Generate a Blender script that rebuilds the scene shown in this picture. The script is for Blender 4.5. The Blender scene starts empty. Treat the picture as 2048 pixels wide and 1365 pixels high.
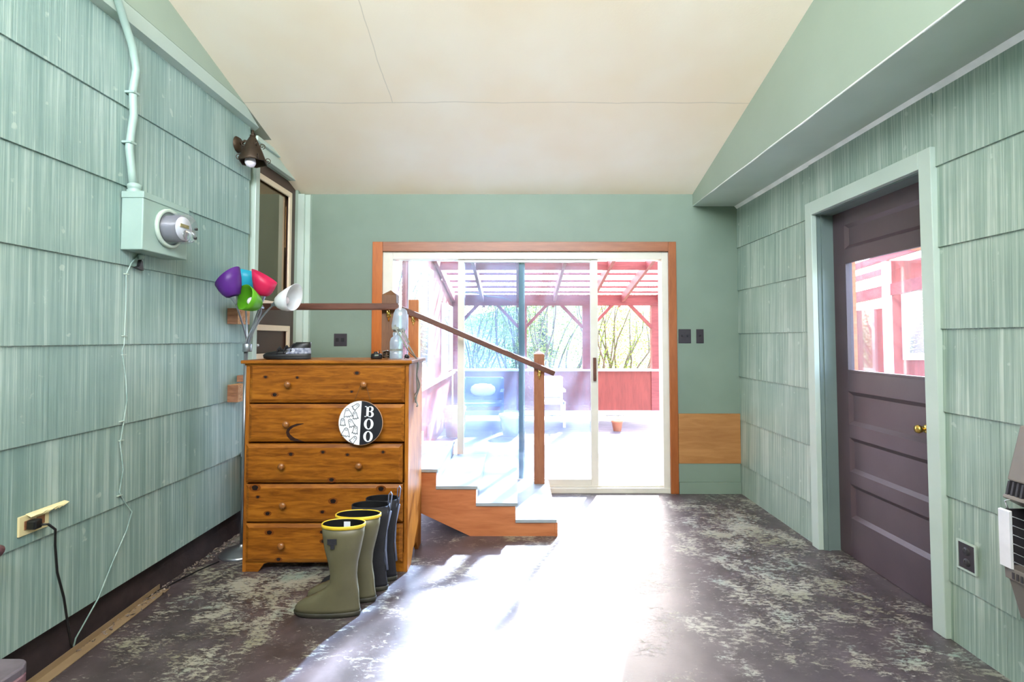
import bpy, bmesh, math, random
from mathutils import Vector, Matrix, Quaternion
R = math.radians
random.seed(7)
sc = bpy.context.scene
COL = sc.collection

# ------------------------------------------------------------------ camera
cam_d = bpy.data.cameras.new('camera'); cam = bpy.data.objects.new('camera', cam_d); COL.objects.link(cam)
cam_d.sensor_width = 36.0; cam_d.lens = 36.0 * 1000 / 2048
cam_d.shift_x = -11 / 2048; cam_d.shift_y = -44.5 / 2048
cam_d.clip_start = 0.05; cam_d.clip_end = 500
cam.location = (0, 0, 1.35); cam.rotation_euler = (R(92.25), 0, 0)
sc.camera = cam

# ------------------------------------------------------------------ light
w = bpy.data.worlds.new('world'); sc.world = w; w.use_nodes = True
nt = w.node_tree; nt.nodes.clear()
wo = nt.nodes.new('ShaderNodeOutputWorld'); bg = nt.nodes.new('ShaderNodeBackground')
sky = nt.nodes.new('ShaderNodeTexSky'); sky.sky_type = 'NISHITA'; sky.sun_disc = False
sky.sun_elevation = R(36.1); sky.sun_rotation = R(20.6); sky.air_density = 1.0; sky.dust_density = 2.0; sky.ozone_density = 1.0
hs = nt.nodes.new('ShaderNodeHueSaturation'); hs.inputs['Saturation'].default_value = 0.95
nt.links.new(sky.outputs[0], hs.inputs['Color']); nt.links.new(hs.outputs[0], bg.inputs['Color'])
bg.inputs['Strength'].default_value = 0.52
nt.links.new(bg.outputs[0], wo.inputs[0])
sd = bpy.data.lights.new('sun', 'SUN'); sd.energy = 20.0; sd.angle = R(2.5); sd.color = (1.0, 0.97, 0.93)
so = bpy.data.objects.new('sun', sd); COL.objects.link(so); so.location = (6, 14, 12)
so.rotation_euler = Vector((-0.375, -1.0, -0.78)).to_track_quat('-Z', 'Y').to_euler()

# added fill light, unseen above the front wall, to brighten the room
ad = bpy.data.lights.new('added_fill_light', 'AREA'); ad.shape = 'RECTANGLE'; ad.size = 3.4; ad.size_y = 0.9; ad.energy = 60; ad.color = (1.0, 0.98, 0.95)
ao = bpy.data.objects.new('added_fill_light', ad); COL.objects.link(ao); ao.location = (0, -1.1, 3.5); ao.rotation_euler = Vector((0, 1, 0.3)).to_track_quat('-Z', 'Z').to_euler()

sc.view_settings.view_transform = 'Standard'; sc.view_settings.look = 'None'
sc.view_settings.exposure = 2.3; sc.view_settings.gamma = 1.0; sc.view_settings.use_curve_mapping = False

# ------------------------------------------------------------------ materials
def lin(c):
    o = []
    for v in c[:3]:
        v = v / 255.0
        o.append(v / 12.92 if v <= 0.04045 else ((v + 0.055) / 1.055) ** 2.4)
    return (o[0], o[1], o[2], 1.0)

class NT:
    def __init__(s, name):
        s.m = bpy.data.materials.new(name); s.m.use_nodes = True; s.t = s.m.node_tree
        s.b = s.t.nodes['Principled BSDF']; s.out = s.t.nodes['Material Output']
    def n(s, typ, **k):
        x = s.t.nodes.new('ShaderNode' + typ)
        for a, v in k.items(): setattr(x, a, v)
        return x
    def l(s, a, b): s.t.links.new(a, b)
    def math(s, op, a, b=None, c=None, clamp=False):
        x = s.n('Math', operation=op, use_clamp=clamp)
        for i, v in enumerate((a, b, c)):
            if v is None: continue
            if isinstance(v, (int, float)): x.inputs[i].default_value = v
            else: s.l(v, x.inputs[i])
        return x.outputs[0]
    def pos(s):
        tc = s.n('TexCoord'); sp = s.n('SeparateXYZ'); s.l(tc.outputs['Object'], sp.inputs[0])
        return tc.outputs['Object'], sp.outputs
    def comb(s, x, y, z):
        c = s.n('CombineXYZ')
        for i, v in enumerate((x, y, z)):
            if isinstance(v, (int, float)): c.inputs[i].default_value = v
            else: s.l(v, c.inputs[i])
        return c.outputs[0]
    def noise(s, vec, scale, detail=4, rough=0.55, dist=0.0):
        x = s.n('TexNoise'); s.l(vec, x.inputs['Vector']); x.inputs['Scale'].default_value = scale
        x.inputs['Detail'].default_value = detail; x.inputs['Roughness'].default_value = rough
        x.inputs['Distortion'].default_value = dist
        return x.outputs['Fac']
    def ramp(s, fac, stops):
        x = s.n('ValToRGB'); s.l(fac, x.inputs[0]); e = x.color_ramp.elements
        e[0].position = stops[0][0]; e[0].color = stops[0][1]
        e[1].position = stops[-1][0]; e[1].color = stops[-1][1]
        for p, c in stops[1:-1]:
            q = e.new(p); q.color = c
        return x.outputs[0]
    def mix(s, f, a, b):
        x = s.n('Mix', data_type='RGBA')
        for i, v in ((0, f), (6, a), (7, b)):
            if isinstance(v, (int, float)): x.inputs[i].default_value = v
            elif isinstance(v, tuple): x.inputs[i].default_value = v
            else: s.l(v, x.inputs[i])
        return x.outputs[2]
    def bump(s, h, strength=0.3, dist=0.01):
        x = s.n('Bump'); x.inputs['Strength'].default_value = strength; x.inputs['Distance'].default_value = dist
        s.l(h, x.inputs['Height']); s.l(x.outputs[0], s.b.inputs['Normal'])

def paint(name, c, c2=None, rough=0.5, metal=0.0, scale=6, bump=0.0, bscale=60, spec=0.5):
    k = NT(name); v, _ = k.pos()
    c2 = c2 or tuple(min(255, x * 1.1 + 3) for x in c)
    f = k.noise(v, scale)
    k.l(k.ramp(f, [(0.35, lin(c)), (0.7, lin(c2))]), k.b.inputs['Base Color'])
    k.b.inputs['Roughness'].default_value = rough; k.b.inputs['Metallic'].default_value = metal
    k.b.inputs['Specular IOR Level'].default_value = spec
    if bump: k.bump(k.noise(v, bscale), bump, 0.004)
    return k.m

def wood(name, c1, c2, axis='x', scale=7, rough=0.4, dark=None, bump=0.08, coat=0.0, spec=0.5):
    k = NT(name); v, p = k.pos()
    s = {'x': (0.9, 7, 7), 'y': (7, 0.9, 7), 'z': (7, 7, 0.9)}[axis]
    mp = k.n('Mapping'); mp.inputs['Scale'].default_value = s; k.l(v, mp.inputs[0])
    f = k.noise(mp.outputs[0], scale, 8, 0.6, 0.6)
    f2 = k.noise(mp.outputs[0], scale * 0.25, 2, 0.5, 1.0)
    g = k.math('ADD', k.math('MULTIPLY', f, 0.6), k.math('MULTIPLY', f2, 0.4))
    st = [(0.38, lin(c1)), (0.62, lin(c2))]
    if dark: st = [(0.34, lin(dark)), (0.42, lin(c1)), (0.62, lin(c2))]
    k.l(k.ramp(g, st), k.b.inputs['Base Color']); k.b.inputs['Roughness'].default_value = rough
    k.b.inputs['Specular IOR Level'].default_value = spec
    k.b.inputs['Coat Weight'].default_value = coat; k.b.inputs['Coat Roughness'].default_value = 0.25
    k.bump(f, bump, 0.003)
    return k.m

def siding_mat(name, z0, ca, cb, cc, step):
    k = NT(name); v, p = k.pos()
    course = k.math('FLOOR', k.math('DIVIDE', k.math('SUBTRACT', p[2], z0 - 0.004), step))
    off = k.math('MULTIPLY', course, 13.7)
    vec = k.comb(k.math('ADD', p[1], off), k.math('MULTIPLY', course, 3.1), k.math('MULTIPLY', p[2], 0.012))
    f1 = k.noise(vec, 95, 4, 0.7); f2 = k.noise(vec, 7, 2, 0.5); f3 = k.noise(v, 2.2, 4, 0.6); f4 = k.noise(v, 140, 2)
    g = k.math('ADD', k.math('ADD', k.math('MULTIPLY', f1, 0.62), k.math('MULTIPLY', f2, 0.23)), k.math('MULTIPLY', f3, 0.15))
    base = k.ramp(g, [(0.40, lin(ca)), (0.5, lin(cb)), (0.60, lin(cc))])
    spots = k.ramp(k.noise(v, 18, 3, 0.4), [(0.70, (0, 0, 0, 1)), (0.74, (1, 1, 1, 1))])
    k.l(k.mix(k.math('MULTIPLY', spots, 0.35), base, lin((205, 218, 205))), k.b.inputs['Base Color'])
    k.b.inputs['Roughness'].default_value = 0.42
    h = k.math('ADD', f1, k.math('MULTIPLY', f4, 0.06)); k.bump(h, 0.35, 0.005)
    return k.m

M = {}
M['siding_l'] = siding_mat('aqua_striated_shingle', 0.17, (118, 146, 141), (138, 163, 157), (172, 192, 185), 0.384)
M['siding_r'] = siding_mat('mint_striated_shingle', 0.26 - 0.378, (124, 147, 135), (148, 168, 154), (184, 198, 185), 0.378)
M['green'] = paint('mint_wall_paint', (112, 129, 114), (121, 138, 123), 0.55, scale=1.6, bump=0.12, bscale=45)
M['fascia'] = paint('mint_fascia_paint', (146, 161, 145), (154, 169, 153), 0.5, scale=1.5, bump=0.1, bscale=40)
M['trim'] = paint('mint_trim_gloss', (178, 194, 182), (186, 201, 190), 0.35, scale=3, bump=0.06, bscale=80)
M['jamb'] = paint('teal_jamb_paint', (104, 120, 116), (112, 127, 123), 0.4, scale=3)
M['caulk'] = paint('white_caulk', (226, 232, 226), rough=0.4)

def ceiling_mat():
    k = NT('cream_ceiling'); v, p = k.pos()
    f = k.noise(v, 1.1, 3); base = k.ramp(f, [(0.35, lin((252, 234, 208))), (0.65, lin((255, 244, 226)))])
    wob = k.math('MULTIPLY', k.math('SUBTRACT', k.noise(v, 3, 3), 0.5), 0.04)
    s1 = k.math('LESS_THAN', k.math('ABSOLUTE', k.math('ADD', k.math('SUBTRACT', p[1], 3.30), wob)), 0.0035)
    s2 = k.math('LESS_THAN', k.math('ABSOLUTE', k.math('ADD', k.math('SUBTRACT', p[0], -0.84), wob)), 0.003)
    s2 = k.math('MULTIPLY', s2, k.math('LESS_THAN', p[1], 3.3))
    seam = k.math('MAXIMUM', s1, s2)
    k.l(k.mix(k.math('MULTIPLY', seam, 0.35), base, lin((176, 164, 146))), k.b.inputs['Base Color'])
    k.b.inputs['Roughness'].default_value = 0.7
    h = k.math('ADD', k.math('MULTIPLY', k.noise(v, 90, 4), 0.5), k.math('MULTIPLY', seam, 1.0)); k.bump(h, 0.22, 0.004)
    return k.m
M['ceil'] = ceiling_mat()

def floor_mat():
    k = NT('worn_painted_concrete'); v, p = k.pos()
    big = k.noise(v, 0.9, 3, 0.5); mid = k.noise(v, 4.5, 9, 0.72, 0.4); mp = k.n('Mapping')
    mp.inputs['Scale'].default_value = (1, 2.4, 1); mp.inputs['Rotation'].default_value = (0, 0, R(35)); k.l(v, mp.inputs[0])
    fine = k.noise(mp.outputs[0], 24, 10, 0.75, 0.8)
    g = k.math('ADD', k.math('ADD', k.math('MULTIPLY', mid, 0.40), k.math('MULTIPLY', fine, 0.42)), k.math('MULTIPLY', big, 0.26))
    worn = k.ramp(g, [(0.555, (0, 0, 0, 1)), (0.60, (1, 1, 1, 1))])
    brown = k.ramp(k.noise(v, 7, 5), [(0.35, lin((58, 49, 51))), (0.68, lin((84, 73, 77)))])
    pale = k.ramp(k.noise(v, 2.5, 4), [(0.35, lin((138, 136, 116))), (0.55, lin((160, 158, 146))), (0.68, lin((132, 152, 142)))])
    c = k.mix(worn, brown, pale)
    scr = k.ramp(k.noise(mp.outputs[0], 60, 6, 0.8), [(0.66, (0, 0, 0, 1)), (0.72, (1, 1, 1, 1))])
    c = k.mix(k.math('MULTIPLY', scr, 0.4), c, lin((176, 168, 158)))
    k.l(c, k.b.inputs['Base Color'])
    k.b.inputs['Roughness'].default_value = 0.44; k.b.inputs['Specular IOR Level'].default_value = 1.0
    k.bump(k.math('ADD', worn, k.math('MULTIPLY', fine, 0.6)), 0.25, 0.004)
    return k.m
M['floor'] = floor_mat()
M['curb'] = paint('dark_foundation', (44, 34, 36), (62, 48, 50), 0.8, scale=9, bump=0.6, bscale=30)
M['debris'] = paint('crumbled_concrete', (110, 96, 88), (150, 136, 126), 0.9, scale=30, bump=0.8, bscale=60)
M['case'] = wood('orange_stained_casing', (138, 74, 30), (156, 88, 40), 'z', 8, 0.4)
M['caseo'] = wood('bright_orange_casing', (164, 84, 14), (182, 98, 24), 'z', 8, 0.4)
M['casex'] = wood('orange_stained_casing_head', (134, 78, 44), (152, 92, 56), 'x', 8, 0.4)
M['pine'] = wood('honey_pine', (118, 65, 10), (160, 98, 26), 'x', 9, 0.42, dark=(100, 52, 8), spec=0.25)
M['pinez'] = wood('honey_pine_upright', (134, 76, 16), (170, 106, 34), 'z', 9, 0.42, dark=(108, 58, 12), spec=0.3)
M['knob'] = wood('pine_knob', (128, 76, 32), (150, 96, 46), 'z', 20, 0.3, coat=0.4)
M['knot'] = paint('pine_knot', (16, 8, 5), (34, 16, 8), 0.4, scale=90)
M['halo'] = paint('pine_knot_halo', (104, 52, 12), (122, 66, 18), 0.42, scale=60, spec=0.25)
M['stain'] = paint('pine_bark_streak', (30, 12, 6), (60, 26, 12), 0.4, scale=60)
M['post'] = wood('weathered_fir_post', (136, 80, 50), (156, 98, 62), 'z', 10, 0.55)
M['postd'] = wood('brown_fir_post', (96, 62, 38), (116, 78, 50), 'z', 10, 0.55)
M['posto'] = wood('orange_fir_post', (160, 92, 42), (182, 110, 54), 'z', 10, 0.5)
M['rail'] = wood('dark_stained_handrail', (80, 48, 36), (104, 64, 50), 'x', 10, 0.35)
M['string'] = wood('fir_stringer', (166, 96, 54), (190, 118, 72), 'x', 5, 0.5)
M['tread'] = paint('white_tread_paint', (136, 144, 148), (152, 160, 164), 0.45, scale=5, bump=0.12, bscale=30)
M['ply'] = wood('raw_plywood', (150, 100, 50), (172, 122, 68), 'x', 4, 0.6)
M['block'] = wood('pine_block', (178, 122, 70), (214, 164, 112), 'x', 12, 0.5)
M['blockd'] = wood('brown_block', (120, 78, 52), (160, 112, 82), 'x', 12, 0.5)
M['brown'] = paint('dark_brown_door_paint', (76, 61, 66), (84, 69, 74), 0.38, scale=4, bump=0.06, bscale=70)
M['brownl'] = paint('chocolate_door_paint', (70, 50, 42), (80, 58, 50), 0.4, scale=4)
M['cream'] = paint('cream_moulding', (226, 204, 176), (234, 214, 188), 0.4, scale=5)
M['alu'] = paint('almond_aluminium', (206, 202, 188), (214, 210, 198), 0.35, scale=5)
M['alug'] = paint('green_grey_aluminium', (92, 116, 108), (104, 126, 118), 0.35, scale=5)
M['brass'] = paint('brass', (214, 176, 84), (226, 190, 104), 0.22, 1.0)
M['satin'] = paint('satin_white_metal', (214, 216, 220), rough=0.3, metal=0.3)
M['loopf'] = paint('blue_grey_webbing', (96, 102, 124), (116, 122, 144), 0.7)
M['mbody'] = paint('grey_meter_body', (120, 120, 132), (134, 134, 146), 0.5)
M['chrome'] = paint('chrome', (214, 216, 220), rough=0.15, metal=1.0)
M['steel'] = paint('silver_lamp_metal', (150, 154, 160), (164, 168, 174), 0.32, 0.85)
M['black'] = paint('black_plastic', (18, 18, 20), (26, 26, 28), 0.4)
M['blackfab'] = paint('black_neoprene', (22, 22, 28), (34, 34, 42), 0.8, bump=0.3, bscale=300)
M['darkplate'] = paint('black_switch_plate', (40, 34, 40), (52, 46, 52), 0.45)
M['olive'] = paint('olive_rubber', (88, 84, 62), (102, 97, 74), 0.42, scale=5)
M['solerub'] = paint('dark_sole_rubber', (42, 40, 30), (56, 53, 42), 0.6)
M['yellow'] = paint('yellow_rim', (222, 186, 44), (232, 198, 60), 0.45)
M['ivory'] = paint('ivory_plate', (222, 208, 160), (228, 214, 168), 0.4)
M['ltan'] = paint('tan_metal_trim', (150, 128, 100), (164, 142, 114), 0.4, 0.2)
M['plum'] = paint('plum_painted_wood', (110, 76, 86), (126, 92, 102), 0.35, scale=14, bump=0.15, bscale=50)
M['plumtop'] = paint('worn_grey_plum_top', (96, 88, 98), (120, 112, 122), 0.45, scale=12)
M['bronze'] = paint('dark_bronze_iron', (56, 44, 34), (78, 60, 42), 0.5, 0.5)
M['bulb'] = paint('frosted_bulb', (224, 214, 222), rough=0.25)
M['heat'] = paint('taupe_enamel', (120, 112, 106), (128, 120, 114), 0.4)
M['heatd'] = paint('dark_louvre', (48, 46, 50), (58, 56, 60), 0.45)
M['meterbox'] = paint('aqua_box_paint', (150, 174, 166), (158, 181, 173), 0.45, bump=0.08)
M['signw'] = paint('white_sign_face', (226, 230, 240), (230, 234, 244), 0.5)
M['signb'] = paint('black_sign_face', (16, 18, 28), (20, 22, 32), 0.5)
M['ink'] = paint('black_ink', (20, 20, 24), rough=0.6)
M['signedge'] = paint('raw_wood_edge', (206, 170, 140), rough=0.6)
M['twine'] = paint('brown_twine', (84, 58, 36), rough=0.8)
M['strap'] = paint('grey_webbing', (112, 114, 106), (136, 138, 130), 0.6)
M['shoew'] = paint('scuffed_blue_grey', (92, 100, 122), (176, 182, 198), 0.5, scale=60)
M['redp'] = wood('red_stained_plywood', (124, 54, 46), (142, 64, 54), 'z', 4, 0.6)
M['redl'] = wood('red_stained_lumber', (124, 56, 58), (146, 74, 72), 'x', 6, 0.6)
M['white'] = paint('white_trim_paint', (228, 228, 230), (236, 236, 236), 0.45)
M['deck'] = None
M['terra'] = paint('terracotta', (206, 134, 104), (216, 148, 118), 0.7)
M['bluec'] = paint('blue_chair_fabric', (50, 76, 116), (62, 90, 130), 0.7)
M['grass'] = paint('meadow_grass', (84, 104, 84), (118, 136, 104), 0.9, scale=0.15, spec=0.0)
M['hill'] = paint('forested_hill', (26, 44, 34), (48, 66, 50), 0.95, scale=0.25)
M['bark'] = paint('grey_bark', (92, 84, 74), (120, 110, 98), 0.85, scale=12)
M['darkroom'] = paint('hallway_wall', (96, 84, 72), rough=0.8)

def deck_mat():
    k = NT('weathered_deck_boards'); v, p = k.pos()
    fr = k.math('FRACT', k.math('DIVIDE', p[1], 0.145))
    gap = k.math('LESS_THAN', fr, 0.05)
    mp = k.n('Mapping'); mp.inputs['Scale'].default_value = (0.8, 6, 1); k.l(v, mp.inputs[0])
    c = k.ramp(k.noise(mp.outputs[0], 7, 6), [(0.35, lin((84, 80, 92))), (0.65, lin((110, 105, 116)))])
    k.l(k.mix(gap, c, lin((40, 36, 40))), k.b.inputs['Base Color']); k.b.inputs['Roughness'].default_value = 0.6
    k.bump(k.math('SUBTRACT', 1.0, gap), 0.5, 0.01)
    return k.m
M['deck'] = deck_mat()

def leaf_mat(name, c, c2):
    k = NT(name); v, _ = k.pos(); k.b.inputs['Specular IOR Level'].default_value = 0.1
    col = k.ramp(k.noise(v, 3, 3), [(0.35, lin(c)), (0.65, lin(c2))])
    k.l(col, k.b.inputs['Base Color']); k.b.inputs['Roughness'].default_value = 0.6
    tr = k.n('BsdfTranslucent'); k.l(col, tr.inputs[0]); mx = k.n('MixShader'); mx.inputs[0].default_value = 0.5
    k.l(k.b.outputs[0], mx.inputs[1]); k.l(tr.outputs[0], mx.inputs[2]); k.l(mx.outputs[0], k.out.inputs[0])
    return k.m
M['leaf'] = leaf_mat('pale_spring_leaves', (84, 102, 42), (126, 138, 66))
M['leafd'] = leaf_mat('conifer_needles', (20, 44, 34), (44, 70, 54))

def glass_mat(name, tint, dust, gcol=(1, 1, 1), gloss=0.07, dcol=(225, 228, 240), spots=True, grad=None):
    k = NT(name); v, p = k.pos(); k.t.nodes.remove(k.b)
    tr = k.n('BsdfTransparent'); tr.inputs[0].default_value = (*tint, 1)
    gl = k.n('BsdfGlossy'); gl.inputs['Roughness'].default_value = 0.02; gl.inputs['Color'].default_value = (*gcol, 1)
    m1 = k.n('MixShader'); m1.inputs[0].default_value = gloss
    k.l(tr.outputs[0], m1.inputs[1]); k.l(gl.outputs[0], m1.inputs[2])
    last = m1.outputs[0]
    if dust > 0:
        df = k.n('BsdfTranslucent'); df.inputs[0].default_value = lin(dcol)
        d2 = k.n('BsdfDiffuse'); d2.inputs[0].default_value = lin(dcol)
        dm = k.n('MixShader'); dm.inputs[0].default_value = 0.35; k.l(df.outputs[0], dm.inputs[1]); k.l(d2.outputs[0], dm.inputs[2])
        f = k.math('MULTIPLY', k.ramp(k.noise(v, 2.2, 5, 0.6), [(0.3, (0.45, 0.45, 0.45, 1)), (0.7, (1, 1, 1, 1))]), dust)
        if spots:
            sp = k.ramp(k.noise(v, 110, 3, 0.7), [(0.60, (0, 0, 0, 1)), (0.66, (1, 1, 1, 1))])
            f = k.math('ADD', f, k.math('MULTIPLY', sp, dust * 3.0))
            if grad:
                g = k.n('MapRange'); k.l(p[2], g.inputs[0])
                g.inputs[1].default_value = grad[0]; g.inputs[2].default_value = grad[1]
                g.inputs[3].default_value = 2.2; g.inputs[4].default_value = 0.5
                f = k.math('MULTIPLY', f, g.outputs[0])
        m2 = k.n('MixShader'); k.l(f, m2.inputs[0]); k.l(last, m2.inputs[1]); k.l(dm.outputs[0], m2.inputs[2]); last = m2.outputs[0]
    k.l(last, k.out.inputs[0])
    return k.m
M['glass'] = glass_mat('dusty_door_glass', (0.78, 0.86, 0.96), 0.036, grad=(0.3, 1.5), dcol=(188, 204, 240))
M['glassr'] = glass_mat('dusty_side_door_glass', (0.92, 0.92, 1.0), 0.015)
M['glassl'] = glass_mat('dark_door_glass', (0.35, 0.30, 0.24), 0.0, gloss=0.30, gcol=(1.0, 0.86, 0.68))
M['glassc'] = glass_mat('clear_meter_glass', (0.92, 0.92, 0.94), 0.10, gloss=0.14, spots=False)
M['pane'] = glass_mat('porch_window_glass', (0.95, 0.97, 1.0), 0.05, spots=False)
M['roofp'] = glass_mat('translucent_roof_panel', (0.86, 0.86, 0.88), 0.28, gloss=0.03, dcol=(240, 240, 244), spots=False)
M['clearpl'] = glass_mat('clear_plastic', (0.80, 0.85, 0.90), 0.55, gloss=0.10, dcol=(226, 234, 240), spots=False)
M['cloudy'] = glass_mat('cloudy_plastic', (0.80, 0.87, 0.92), 0.60, gloss=0.06, dcol=(222, 232, 240), spots=False)

def shade_mat(name, c):
    k = NT(name); v, _ = k.pos()
    k.l(k.ramp(k.noise(v, 4), [(0.3, lin(c)), (0.7, lin(tuple(min(255, x * 1.05) for x in c)))]), k.b.inputs['Base Color'])
    k.b.inputs['Roughness'].default_value = 0.42
    tr = k.n('BsdfTranslucent'); tr.inputs[0].default_value = lin(c); mx = k.n('MixShader'); mx.inputs[0].default_value = 0.3
    k.l(k.b.outputs[0], mx.inputs[1]); k.l(tr.outputs[0], mx.inputs[2]); k.l(mx.outputs[0], k.out.inputs[0])
    return k.m

# ------------------------------------------------------------------ mesh helpers
class MB:
    def __init__(s): s.v = []; s.f = []; s.mi = []; s.sm = []
    def add(s, vs, fs, mi=0, smooth=False):
        o = len(s.v); s.v += [tuple(v) for v in vs]
        for f in fs: s.f.append([i + o for i in f]); s.mi.append(mi); s.sm.append(smooth)
        return s
    def box(s, x0, x1, y0, y1, z0, z1, mi=0):
        x0, x1 = min(x0, x1), max(x0, x1); y0, y1 = min(y0, y1), max(y0, y1); z0, z1 = min(z0, z1), max(z0, z1)
        v = [(x0, y0, z0), (x1, y0, z0), (x1, y1, z0), (x0, y1, z0), (x0, y0, z1), (x1, y0, z1), (x1, y1, z1), (x0, y1, z1)]
        return s.add(v, [(0, 3, 2, 1), (4, 5, 6, 7), (0, 1, 5, 4), (1, 2, 6, 5), (2, 3, 7, 6), (3, 0, 4, 7)], mi)
    def prism(s, poly, axis, a, b, mi=0):
        """extrude a 2-D polygon: axis 'x' -> poly in (y,z); 'y' -> (x,z); 'z' -> (x,y)"""
        def P(p, t): return {'x': (t, p[0], p[1]), 'y': (p[0], t, p[1]), 'z': (p[0], p[1], t)}[axis]
        n = len(poly); v = [P(p, a) for p in poly] + [P(p, b) for p in poly]
        f = [list(range(n))[::-1], list(range(n, 2 * n))] + [(i, (i + 1) % n, (i + 1) % n + n, i + n) for i in range(n)]
        return s.add(v, f, mi)
    def bar(s, p, q, wd, ht, up=(0, 0, 1), mi=0):
        p = Vector(p); q = Vector(q); d = (q - p).normalized(); u = Vector(up)
        sd = d.cross(u).normalized(); u = sd.cross(d).normalized()
        v = [c + sd * a * wd / 2 + u * b * ht / 2 for c in (p, q) for a, b in ((-1, -1), (1, -1), (1, 1), (-1, 1))]
        return s.add(v, [(0, 1, 2, 3), (7, 6, 5, 4), (0, 4, 5, 1), (1, 5, 6, 2), (2, 6, 7, 3), (3, 7, 4, 0)], mi)
    def tube(s, pts, r, seg=10, mi=0, cap=True, flat=None):
        pts = [Vector(p) for p in pts]; n = len(pts); rs = r if isinstance(r, (list, tuple)) else [r] * n
        t0 = (pts[1] - pts[0]).normalized(); up = Vector((0, 0, 1)) if abs(t0.z) < 0.9 else Vector((1, 0, 0))
        a = t0.cross(up).normalized(); vs = []
        for i, p in enumerate(pts):
            t = (pts[min(i + 1, n - 1)] - pts[max(i - 1, 0)]).normalized()
            a = (a - t * a.dot(t)).normalized(); b = t.cross(a)
            for j in range(seg):
                an = 2 * math.pi * j / seg
                vs.append(p + a * math.cos(an) * rs[i] + b * math.sin(an) * rs[i] * (flat or 1))
        fs = [(i * seg + j, i * seg + (j + 1) % seg, (i + 1) * seg + (j + 1) % seg, (i + 1) * seg + j) for i in range(n - 1) for j in range(seg)]
        if cap: fs += [list(range(seg))[::-1], [(n - 1) * seg + j for j in range(seg)]]
        return s.add(vs, fs, mi, True)
    def lathe(s, prof, o=(0, 0, 0), ax=(0, 0, 1), seg=28, mi=0, cut=0.0, cutdir=None):
        """prof [(radius, height)]; cut tilts the far rim by +-cut along cutdir"""
        ax = Vector(ax).normalized(); o = Vector(o)
        a = ax.orthogonal().normalized()
        if cutdir is not None:
            a = Vector(cutdir); a = (a - ax * a.dot(ax)).normalized()
        b = ax.cross(a); H = max(h for _, h in prof) or 1; vs = []
        for r_, h in prof:
            for j in range(seg):
                an = 2 * math.pi * j / seg
                hh = h + cut * math.cos(an) * (max(h, 0) / H)
                vs.append(o + ax * hh + a * math.cos(an) * r_ + b * math.sin(an) * r_)
        n = len(prof)
        fs = [(i * seg + j, i * seg + (j + 1) % seg, (i + 1) * seg + (j + 1) % seg, (i + 1) * seg + j) for i in range(n - 1) for j in range(seg)]
        return s.add(vs, fs, mi, True)
    def rings(s, rings, mi=0, cap0=True, cap1=False):
        n = len(rings[0]); vs = [p for r in rings for p in r]; m = len(rings)
        fs = [(i * n + j, i * n + (j + 1) % n, (i + 1) * n + (j + 1) % n, (i + 1) * n + j) for i in range(m - 1) for j in range(n)]
        if cap0: fs.append(list(range(n))[::-1])
        if cap1: fs.append([(m - 1) * n + j for j in range(n)])
        return s.add(vs, fs, mi, True)
    def build(s, name, mats, parent=None, bevel=0.0, solid=0.0, subsurf=0, fix=True):
        me = bpy.data.meshes.new(name); me.from_pydata(s.v, [], s.f)
        if not isinstance(mats, (list, tuple)): mats = [mats]
        for m in mats: me.materials.append(M[m] if isinstance(m, str) else m)
        for p, mi, sm in zip(me.polygons, s.mi, s.sm): p.material_index = mi; p.use_smooth = sm
        if fix:
            bm = bmesh.new(); bm.from_mesh(me); bmesh.ops.recalc_face_normals(bm, faces=bm.faces); bm.to_mesh(me); bm.free()
        o = bpy.data.objects.new(name, me); COL.objects.link(o)
        if parent is not None:
            o.parent = parent; o.matrix_parent_inverse = Matrix.Translation(-Vector(parent.location))
        if bevel:
            b = o.modifiers.new('bevel', 'BEVEL'); b.width = bevel; b.segments = 2; b.limit_method = 'ANGLE'; b.angle_limit = R(40)
        if solid:
            q = o.modifiers.new('solid', 'SOLIDIFY'); q.thickness = solid; q.offset = 0
        if subsurf:
            q = o.modifiers.new('sub', 'SUBSURF'); q.levels = subsurf; q.render_levels = subsurf
        return o

def thing(name, label, cat, loc=(0, 0, 0), group=None):
    o = bpy.data.objects.new(name, None); COL.objects.link(o); o.location = loc; o.empty_display_size = 0.1
    o['label'] = label; o['category'] = cat
    if group: o['group'] = group
    return o
def tag(o, label, cat, group=None, kind=None):
    o['label'] = label; o['category'] = cat
    if group: o['group'] = group
    if kind: o['kind'] = kind
    return o
def struct(o): o['kind'] = 'structure'; return o
def lab(o, l): o['label'] = l; return o

LX, RX, BY = -1.90, 1.944, 4.41
YF = -1.2                                # the room runs this far behind the camera
def ceil_z(y): return 2.632 + 0.270 * (4.42 - y)

# ------------------------------------------------------------------ room shell
struct(MB().box(-2.3, 2.3, YF, BY + 0.14, -0.12, 0.0).build('floor', 'floor'))
zc0, zc1 = ceil_z(YF), ceil_z(BY)
struct(MB().prism([(YF, zc0), (BY, zc1), (BY, zc1 + 0.1), (YF, zc0 + 0.1)], 'x', -2.15, 1.60).build('ceiling', 'ceil'))

# back wall with the opening for the sliding door
OX0, OX1, OZ = -1.205, 1.345, 2.13
b = MB()
b.box(-2.3, OX0, BY, BY + 0.14, 0, 2.75).box(OX1, 2.3, BY, BY + 0.14, 0, 2.75).box(OX0, OX1, BY, BY + 0.14, OZ, 2.75)
struct(b.build('wall_back', 'green'))
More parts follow.
